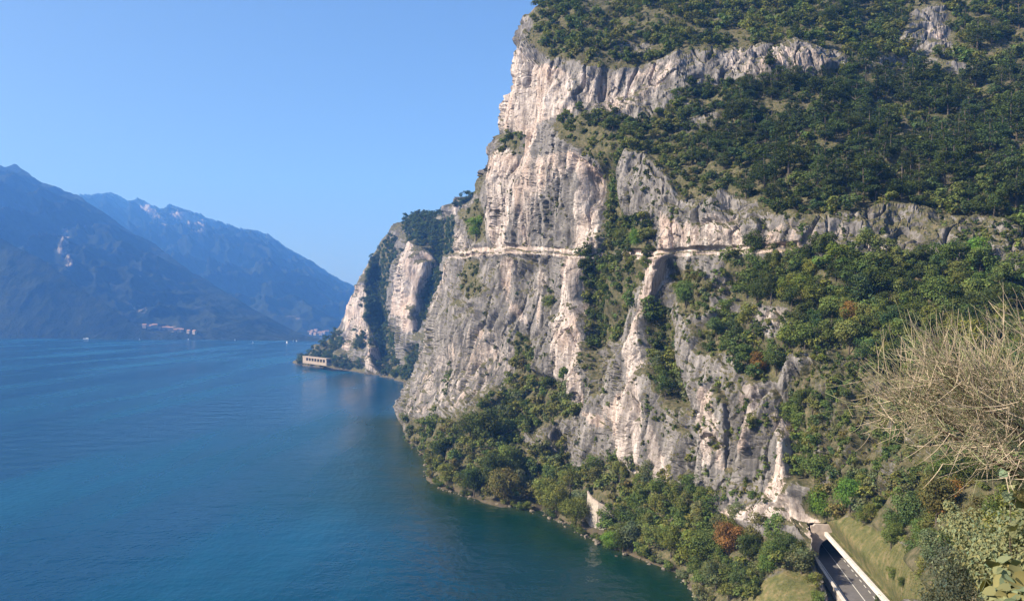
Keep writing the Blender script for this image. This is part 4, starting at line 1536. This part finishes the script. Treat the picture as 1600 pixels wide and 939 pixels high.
print('plants', cnt, {k: len(v[0]) for k, v in mass.items()})
for kk, nm, lb in (('tree', 'woods', 'dense mixed woodland covering the cliff shelves and the far headland'), ('shrub', 'undergrowth', 'low scrub scattered over rock ledges and between the trees')):
    ms = mass[kk]
    if ms[3]:
        o = link(nm, mesh_np(nm, np.concatenate(ms[0]), np.concatenate(ms[1]), LEAF, {'tone': np.concatenate(ms[2])}, smooth=False))
        tag(o, lb, nm, kind='stuff')

sb = random.Random(17)
for k in range(64):            # bushes leaning over the water along the bank
    i_ = sb.randrange(1, len(SHORE) - 2)
    f_ = sb.random()
    px = SHORE[i_][0] + (SHORE[i_ + 1][0] - SHORE[i_][0]) * f_
    py = SHORE[i_][1] + (SHORE[i_ + 1][1] - SHORE[i_][1]) * f_ - sb.uniform(1, 7)
    p = on_grid(px, py)
    if look(KEEP, px, py) > .3 or p[2] > 6:
        continue
    h = sb.uniform(1.6, 3.6)
    tn = sb.choice(['green', 'olive', 'grey', 'dark', 'green'])
    bush('shrub', (float(p[0]), float(p[1]), max(float(p[2]), .2) - .1), h, sb.choice(M_SHRUB), tn, f'{WORD[tn]} bush leaning over the waterline of the wooded bank', 'shrub', 'bushes along the waterline', sb.uniform(.9, 1.4))

# dry grass tufts on the two meadows
gr = random.Random(5)
r_ = np.random.default_rng(8)
gv = []
for _ in range(30000):
    px, py = gr.uniform(1160, 1490), gr.uniform(800, 945)
    if look(MEADOW, px, py) < .5 or look(CORR, px, py) > .05:
        continue
    gv.append(on_grid(px, py))
gv = np.array(gv[:9000])
gv[:, :2] += r_.normal(0, .35, (len(gv), 2))
V, Q = quads_from(gv + np.array([0, 0, .03]), np.c_[r_.normal(size=(len(gv), 2)), 1.6 * np.ones(len(gv))], .32 * r_.uniform(.5, 1.3, len(gv)), r_, .5)
tcol_ = np.array([(.13, .135, .042), (.17, .15, .06), (.12, .13, .04), (.20, .16, .075)])[r_.integers(0, 4, len(gv))]
tag(link('grass', mesh_np('grass', V, Q, LEAF, {'tone': np.repeat(tcol_, 4, 0)}, smooth=False)), 'dry tufted grass on the slope beside the road', 'grass', kind='stuff')

# ------------------------------------------------------------------ boulders along the waterline
def boulder_mesh(seed):
    n1, n2 = 14, 9
    th, ph = np.meshgrid(np.linspace(0, 2 * math.pi, n1 + 1)[:-1], np.linspace(.12, math.pi - .12, n2))
    v = np.stack([np.cos(th) * np.sin(ph), np.sin(th) * np.sin(ph), np.cos(ph)], -1).reshape(-1, 3)
    v *= (1 + .35 * noise(v * 1.3, seed) + .25 * facets(v, (.8, .8, .8), seed, .5) - .1)[:, None] * np.array([1, .8, .62])
    q = [(a * n1 + b, a * n1 + (b + 1) % n1, (a + 1) * n1 + (b + 1) % n1, (a + 1) * n1 + b) for a in range(n2 - 1) for b in range(n1)]
    return mesh_np('boulder', v, q, BOULD, smooth=False)


BOULD = plain('shore_stone', (0.17, 0.145, 0.115), 0.9, 0.35, 0.9, 0.8, 0.2)
BM = [boulder_mesh(k) for k in range(5)]
br = random.Random(4)
sl = [(SHORE[i], SHORE[i + 1]) for i in range(1, len(SHORE) - 2)]
for k in range(110):
    (x0, y0), (x1, y1) = br.choice(sl)
    f = br.random()
    px, py = x0 + (x1 - x0) * f, y0 + (y1 - y0) * f
    p = at(px, py, yz(px, py, 0)) + np.array([br.uniform(-1.5, 1.5), br.uniform(-1.2, 2.0), br.uniform(-.15, .25)])
    b = link('boulder', BM[k % 5], None, tuple(p))
    sz = .35 + 1.1 * br.random() ** 2.5
    b.scale = (sz, sz * br.uniform(.8, 1.2), sz)
    b.rotation_euler = (br.uniform(-.3, .3), br.uniform(-.3, .3), br.uniform(0, 6.28))
    tag(b, 'brown-grey boulder lying at the waterline below the wooded bank', 'boulder', 'boulders along the waterline')

# ------------------------------------------------------------------ fences
def fence_net(pts, label):
    ps = [np.array(on_grid(a, b)) for a, b in pts]
    f = empty('rockfall_fence', ps[0], label, 'fence')
    m = MB()
    for k, p in enumerate(ps):
        q = p - ps[0]
        pm = MB()
        pm.box((q[0], q[1], q[2] + 1.5), (.16, .16, 3.6))
        pm.build('post', IRON, f)
    for p, q in zip(ps[:-1], ps[1:]):
        for k in range(7):
            z = .3 + .48 * k
            m.tube([p - ps[0] + np.array([0, 0, z]), q - ps[0] + np.array([0, 0, z])], .028, 4)
        for k in range(1, 9):
            c = p + (q - p) * k / 9 - ps[0]
            m.tube([c, c + np.array([0, 0, 3.2])], .022, 4)
    m.build('netting', IRON, f)


fence_net([(1312, 292), (1336, 290), (1356, 290), (1384, 289), (1412, 289), (1448, 290), (1480, 291), (1520, 291)], 'long grey rockfall net on thin posts across the slope under the pines')
rf = [(1396, 728), (1424, 731), (1431, 729), (1466, 734), (1495, 737)]
ps = [np.array(on_grid(a, b)) for a, b in rf]
fe = empty('rail_fence', ps[0], 'dark timber rail fence on the rocky slope under the dry broom', 'fence')
for k, p in enumerate(ps):
    pm = MB()
    q = p - ps[0]
    pm.box((q[0], q[1], q[2] + .7), (.2, .2, 2.0), .2 * k)
    pm.build('post', TIMBER, fe)
for p, q in zip(ps[:-1], ps[1:]):
    pm = MB()
    pm.tube([p - ps[0] + np.array([0, 0, .45]), q - ps[0] + np.array([0, 0, .45])], .11, 6)
    pm.build('rail', TIMBER, fe)

# ------------------------------------------------------------------ boats
def ferry(px, py, ln, label):
    p = at(px, py, yz(px, py, 0))
    b = empty('ferry', (p[0], p[1], 0), label, 'ferry')
    m = MB()
    w = ln * .17
    st_ = [(-.5, .75, 0), (-.3, 1, 0), (.2, 1, 0), (.4, .6, .15), (.5, .05, .3)]
    for (a, u, e), (c, v, g) in zip(st_[:-1], st_[1:]):
        m.hexa([(a * ln, -u * w * .4, -.6), (c * ln, -v * w * .4, -.6), (c * ln, v * w * .4, -.6), (a * ln, u * w * .4, -.6),
                (a * ln, -u * w * .5, 2.0 + e), (c * ln, -v * w * .5, 2.0 + g), (c * ln, v * w * .5, 2.0 + g), (a * ln, u * w * .5, 2.0 + e)])
    m.build('hull', DARKBLUE, b)
    m = MB()
    m.box((-.05 * ln, 0, 3.3), (ln * .72, w * .8, 2.4))
    m.box((.1 * ln, 0, 5.5), (ln * .3, w * .6, 1.8))
    m.build('cabin', WHITE, b)
    m = MB()
    m.tube([(-.1 * ln, 0, 4.5), (-.1 * ln, 0, 9)], .18, 6)
    m.build('mast', IRON, b)


def sailboat(px, py, h, label, group):
    p = at(px, py, yz(px, py, 0))
    b = empty('sailboat', (p[0], p[1], 0), label, 'sailboat', group)
    b.rotation_euler = (0, 0, random.uniform(-.6, .6))
    m = MB()
    for (a, u), (c, v) in zip([(-.3, .7), (0, 1), (.25, .6)], [(0, 1), (.25, .6), (.42, .04)]):
        L_ = h * 1.0
        w = h * .16
        m.hexa([(a * L_, -u * w * .6, -.2), (c * L_, -v * w * .6, -.2), (c * L_, v * w * .6, -.2), (a * L_, u * w * .6, -.2),
                (a * L_, -u * w, .9), (c * L_, -v * w, .9), (c * L_, v * w, .9), (a * L_, u * w, .9)])
    m.build('hull', WHITE, b)
    m = MB()
    m.tube([(.05 * h, 0, .9), (.05 * h, 0, h)], .09, 5)
    m.build('mast', IRON, b)
    m = MB()
    m.hexa([(-.28 * h, .02, 1.6), (.04 * h, .0, 1.6), (.04 * h, .06, 1.6), (-.28 * h, .08, 1.6), (.0 * h, .02, .97 * h), (.04 * h, .0, .97 * h), (.04 * h, .06, .97 * h), (.0 * h, .08, .97 * h)])
    m.hexa([(.08 * h, .0, 1.5), (.4 * h, .0, 1.2), (.4 * h, .05, 1.2), (.08 * h, .05, 1.5), (.07 * h, 0, .8 * h), (.075 * h, 0, .8 * h), (.075 * h, .05, .8 * h), (.07 * h, .05, .8 * h)])
    m.build('sail', WHITE, b)


ferry(135, 530.5, 30, 'white ferry with a dark hull crossing the lake far out on the left')
for k, (a, b, h) in enumerate([(218, 531, 10), (337, 531, 12), (367, 532, 11), (379, 529.5, 9), (395, 536.5, 13), (394, 530, 9), (408, 531, 9), (448, 536, 13), (458, 533, 10), (463, 533.5, 10), (294, 531, 9)]):
    sailboat(a, b, h * .72, 'small white sailboat among the scattered sails near the far shore', 'sailboats near the far shore')


# ------------------------------------------------------------------ villages on the far shore
def house(p, w, d_, h, rz, label, group):
    b = empty('house', p, label, 'house', group)
    b.rotation_euler = (0, 0, rz)
    m = MB()
    m.box((0, 0, h / 2 - 3), (w, d_, h + 6))
    m.build('wall', PLASTER, b)
    m = MB()
    o_ = .6
    m.hexa([(-w / 2 - o_, -d_ / 2 - o_, h + .01), (w / 2 + o_, -d_ / 2 - o_, h + .01), (w / 2 + o_, d_ / 2 + o_, h + .01), (-w / 2 - o_, d_ / 2 + o_, h + .01),
            (-w / 2 - o_, -.1, h + d_ * .28), (w / 2 + o_, -.1, h + d_ * .28), (w / 2 + o_, .1, h + d_ * .28), (-w / 2 - o_, .1, h + d_ * .28)])
    m.build('roof', TILES, b)


def on_mount(Pm, px, py):
    qx, qy = project(Pm)
    k = np.argmin((qx - px) ** 2 + (qy - py) ** 2 + np.where(Pm[..., 2] < 1, 1e6, 0))
    return Pm.reshape(-1, 3)[k]


hr = random.Random(11)
for px, py in [(226, 510), (233, 512), (238, 513), (244, 512), (250, 514), (256, 515), (262, 514), (268, 516), (275, 517), (281, 518), (287, 518), (296, 520), (305, 521)]:
    q = on_mount(M2, px + hr.uniform(-2, 2), py)
    house(tuple(q), hr.uniform(12, 20), hr.uniform(10, 14), hr.uniform(7, 11), hr.uniform(-.5, .5), 'tiny pale house of the far-shore village below the big mountain', 'houses of the village under the big mountain')
for px, py in [(483, 520), (488, 519), (494, 518), (499, 520), (505, 521), (492, 522), (510, 519), (486, 523), (502, 523)]:
    q = on_mount(M3, px, py)
    house(tuple(q), hr.uniform(12, 22), hr.uniform(10, 14), hr.uniform(7, 11), hr.uniform(-.5, .5), 'tiny pale house of the far-shore village just left of the headland', 'houses of the village left of the headland')

# ------------------------------------------------------------------ foreground plants beside the viewpoint
def twig(V, Q, p, d_, ln, r0, r, curl, seg=4):
    pts = [np.array(p, float)]
    d_ = np.array(d_, float)
    for k in range(seg):
        d_ = d_ + curl / seg + r.normal(0, .05, 3)
        d_ /= np.linalg.norm(d_)
        pts.append(pts[-1] + d_ * ln / seg)
    n0 = len(V)
    for k, q in enumerate(pts):
        dd = pts[min(k + 1, seg)] - pts[max(k - 1, 0)]
        dd /= np.linalg.norm(dd)
        u = np.cross(dd, [.2, .3, 1])
        u /= np.linalg.norm(u) + 1e-9
        w = np.cross(dd, u)
        rr_ = r0 * (1 - .55 * k / seg)
        for a in (0, 2.094, 4.189):
            V.append(q + rr_ * (math.cos(a) * u + math.sin(a) * w))
    for k in range(seg):
        for j in range(3):
            a, b = n0 + 3 * k + j, n0 + 3 * k + (j + 1) % 3
            Q.append((a, b, b + 3, a + 3))
    return pts


BY = 3.1
root = np.array([3.1, BY + .4, HC - 1.25])
broom = empty('broom_bush', tuple(root), 'dry straw-coloured broom bush with thin bare stems at the right edge', 'bush')
r = np.random.default_rng(21)
VA, QA, VB, QB = [], [], [], []
mbr = MB()
CL = [  # origin px,py, dy, main direction (screen right, away, up), n, spread, length
    (1600, 690, .1, (-.80, 0, .42), 300, .55, .34), (1560, 640, .0, (-.75, -.1, .50), 320, .55, .33), (1520, 620, -.1, (-.60, 0, .65), 260, .6, .22),
    (1640, 620, .0, (-.5, 0, .6), 160, .5, .28), (1650, 560, .15, (-.75, 0, .65), 110, .4, .24), (1560, 700, -.15, (-.55, -.1, .1), 190, .8, .20),
    (1450, 640, .05, (-.75, 0, .35), 230, .65, .24), (1610, 705, .1, (-.5, 0, .0), 100, .8, .18), (1480, 590, .1, (-.35, 0, .9), 130, .5, .18), (1425, 645, .1, (-.6, 0, -.2), 70, .7, .14),
]
for ox, oy, dy, dr, n, sp, ln in CL:
    o3 = at(ox, oy, BY + dy)
    e = o3 - root
    mbr.tube([(0, 0, 0), tuple(e * .45 + np.array([.06, 0, .02])), tuple(e)], [.014, .009, .005], 6)
    for k in range(int(n * .82)):
        st0 = o3 + np.array([r.normal(0, .06), r.normal(0, .10), r.normal(0, .05)]) + np.array(dr) * r.uniform(-.05, .16)
        v = np.array(dr) + r.normal(0, sp, 3) * np.array([1, .9, 1])
        v /= np.linalg.norm(v)
        green = r.random() < .33
        A, B = (VB, QB) if green else (VA, QA)
        pts = twig(A, B, st0, v, ln * r.uniform(.4, 1.0), r.uniform(.0010, .0021), r, np.array([0, 0, r.uniform(0.0, .7)]))
        if r.random() < .5:
            i = r.integers(1, 4)
            twig(A, B, pts[i], v + r.normal(0, .6, 3) + np.array([0, 0, .3]), ln * r.uniform(.2, .5), .0011, r, np.array([0, 0, .3]), 3)
ob = mbr.build('woody_branches', TIMBER, broom, True)
na, nb = len(VA), len(VB)
tn = np.concatenate([np.tile((.50, .41, .31), (na, 1)), np.tile((.33, .34, .19), (nb, 1))])
tn *= (1 + .9 * noise(np.concatenate([np.array(VA), np.array(VB)]) * 14, 91))[:, None]
link('stems', mesh_np('stems', np.concatenate([np.array(VA), np.array(VB)]) - root, np.concatenate([np.array(QA), np.array(QB) + na]), LEAF, {'tone': tn}), broom)



def leafy(name, label, base, blobs, leaf, tone, cat, heart=False, branch_r=.02, seed=1):
    """a near plant: curved stems from the base into each leafy mass, and leaves of real size"""
    rr_ = np.random.default_rng(seed)
    e = empty(name, tuple(base), label, cat)
    m = MB()
    P_, N_, S_ = [], [], []
    for c, rad3, n in blobs:
        c = np.array(c)
        for b in range(5):
            tip = c + np.clip(rr_.normal(0, .3, 3), -.5, .5) * np.array(rad3)
            mid = base + (tip - base) * .55 + rr_.normal(0, .025, 3) * np.linalg.norm(tip - base)
            m.tube([(0, 0, 0), tuple(mid - base), tuple(tip - base)], [branch_r * .5, branch_r * .3, branch_r * .12], 5)
        sub = c + rr_.normal(0, .42, (max(6, n // 55), 3)) * np.array(rad3)
        k = rr_.integers(0, len(sub), n)
        dv = rr_.normal(size=(n, 3))
        dv /= np.linalg.norm(dv, axis=1, keepdims=True)
        P_.append(sub[k] + dv * (rr_.uniform(.35, 1, n) * .42)[:, None] * np.array(rad3))
        N_.append(dv + .5 * rr_.normal(size=(n, 3)) + np.array([-.2, -.3, .7]))
        S_.append(leaf * rr_.uniform(.65, 1.3, n))
    pos, nor, sz = np.concatenate(P_), np.concatenate(N_), np.concatenate(S_)
    nor /= np.linalg.norm(nor, axis=1, keepdims=True)
    n = len(pos)
    down = np.array([0, 0, -1.0]) + rr_.normal(0, .6, (n, 3))
    w = down - nor * (down * nor).sum(1, keepdims=True)
    w /= np.linalg.norm(w, axis=1, keepdims=True) + 1e-9
    u = np.cross(nor, w)
    if heart:                  # rounded leaf, folded along the midrib
        prof = [(0, 0, 0), (.42, .02, .06), (.52, .35, .09), (.36, .72, .05), (0, 1.0, -.06), (-.36, .72, .05), (-.52, .35, .09), (-.42, .02, .06), (0, .5, -.02)]
        F_ = [(0, 1, 2, 8), (8, 2, 3, 4), (8, 4, 5, 6), (0, 8, 6, 7)]
    else:
        prof = [(0, 0, 0), (.26, .42, .06), (0, 1.0, -.05), (-.26, .42, .06)]
        F_ = [(0, 1, 2, 3)]
    V = np.stack([pos + sz[:, None] * (a * u + b * w + c_ * nor) for a, b, c_ in prof], 1).reshape(-1, 3)
    Q = (np.arange(n)[:, None, None] * len(prof) + np.array(F_)[None]).reshape(-1, 4)
    lt = rr_.uniform(.7, 1.25, n)
    wm = rr_.normal(0, .10, n)
    tn = np.stack([lt * (1 + wm), lt, lt * (1 - wm)], 1) * np.array(TONE[tone])
    m.build('branches', BARK, e, True)
    link('leaves', mesh_np('leaves', V - base, Q, LEAF, {'tone': np.repeat(tn, len(prof), 0)}, smooth=heart), e)


def A3(px, py, Y):
    return at(px, py, Y)


def gz_at(x, y):
    return HC - 1.9 - .55 * max(0, y - 2.5) + .05 * max(x, 0) + .9 * min(max(x - 1.9, 0), 1.6)


TONE['fresh'] = (.19, .20, .105)
TONE['silver'] = (.20, .215, .115)
TONE['greydark'] = (.085, .098, .068)
b = np.array([2.5, 3.0, gz_at(2.5, 3.0)])
leafy('large_leaved_shrub', 'foreground shrub with broad pale yellow-green leaves at the lower right corner', b,
      [(A3(1565, 918, 3.2), (.09, .13, .06), 60), (A3(1600, 935, 3.0), (.08, .12, .06), 55), (A3(1575, 893, 3.4), (.06, .1, .05), 26), (A3(1618, 780, 3.2), (.07, .1, .14), 40), (A3(1600, 745, 3.4), (.05, .1, .06), 16)],
      0.05, 'fresh', 'shrub', True, .007, 31)
b = np.array([14.6, 22.5, gz_at(14.6, 22.5)])
leafy('silver_leaved_tree', 'pale silvery green bushy tree behind the broad-leaved foreground shrub', b,
      [(A3(1575, 850, 22), (1.1, 1.2, 1.1), 1500), (A3(1610, 820, 21), (1.0, 1.2, 1.3), 1100), (A3(1548, 880, 22), (.8, 1.0, .7), 700), (A3(1530, 840, 24), (.8, 1, .6), 500), (A3(1620, 900, 20), (1.0, 1.2, 1.2), 900)],
      .13, 'silver', 'tree', False, .07, 32)
b = np.array([17.5, 27.0, gz_at(17.5, 27.0)])
leafy('pale_leaved_bush', 'rounded pale green bush with a ragged top left of the silvery tree', b,
      [(A3(1508, 822, 28), (.9, 1.0, .7), 900), (A3(1520, 855, 28), (.9, 1, .8), 800), (A3(1495, 800, 29), (.5, .7, .4), 300)], .12, 'silver', 'bush', False, .06, 33)
b = np.array([15.5, 27.5, gz_at(15.5, 27.5) - .5])
leafy('grey_leaved_bush', 'dense dark grey-green bush at the lower right beside the dry grass', b,
      [(A3(1490, 890, 29), (1.0, 1.1, 1.0), 2200), (A3(1478, 925, 28), (1.0, 1.1, .9), 2000), (A3(1515, 915, 28), (1.0, 1.1, 1.0), 1800), (A3(1500, 865, 30), (.6, .8, .5), 700), (A3(1460, 945, 28), (.7, .8, .6), 700)], .10, 'greydark', 'bush', False, .06, 34)
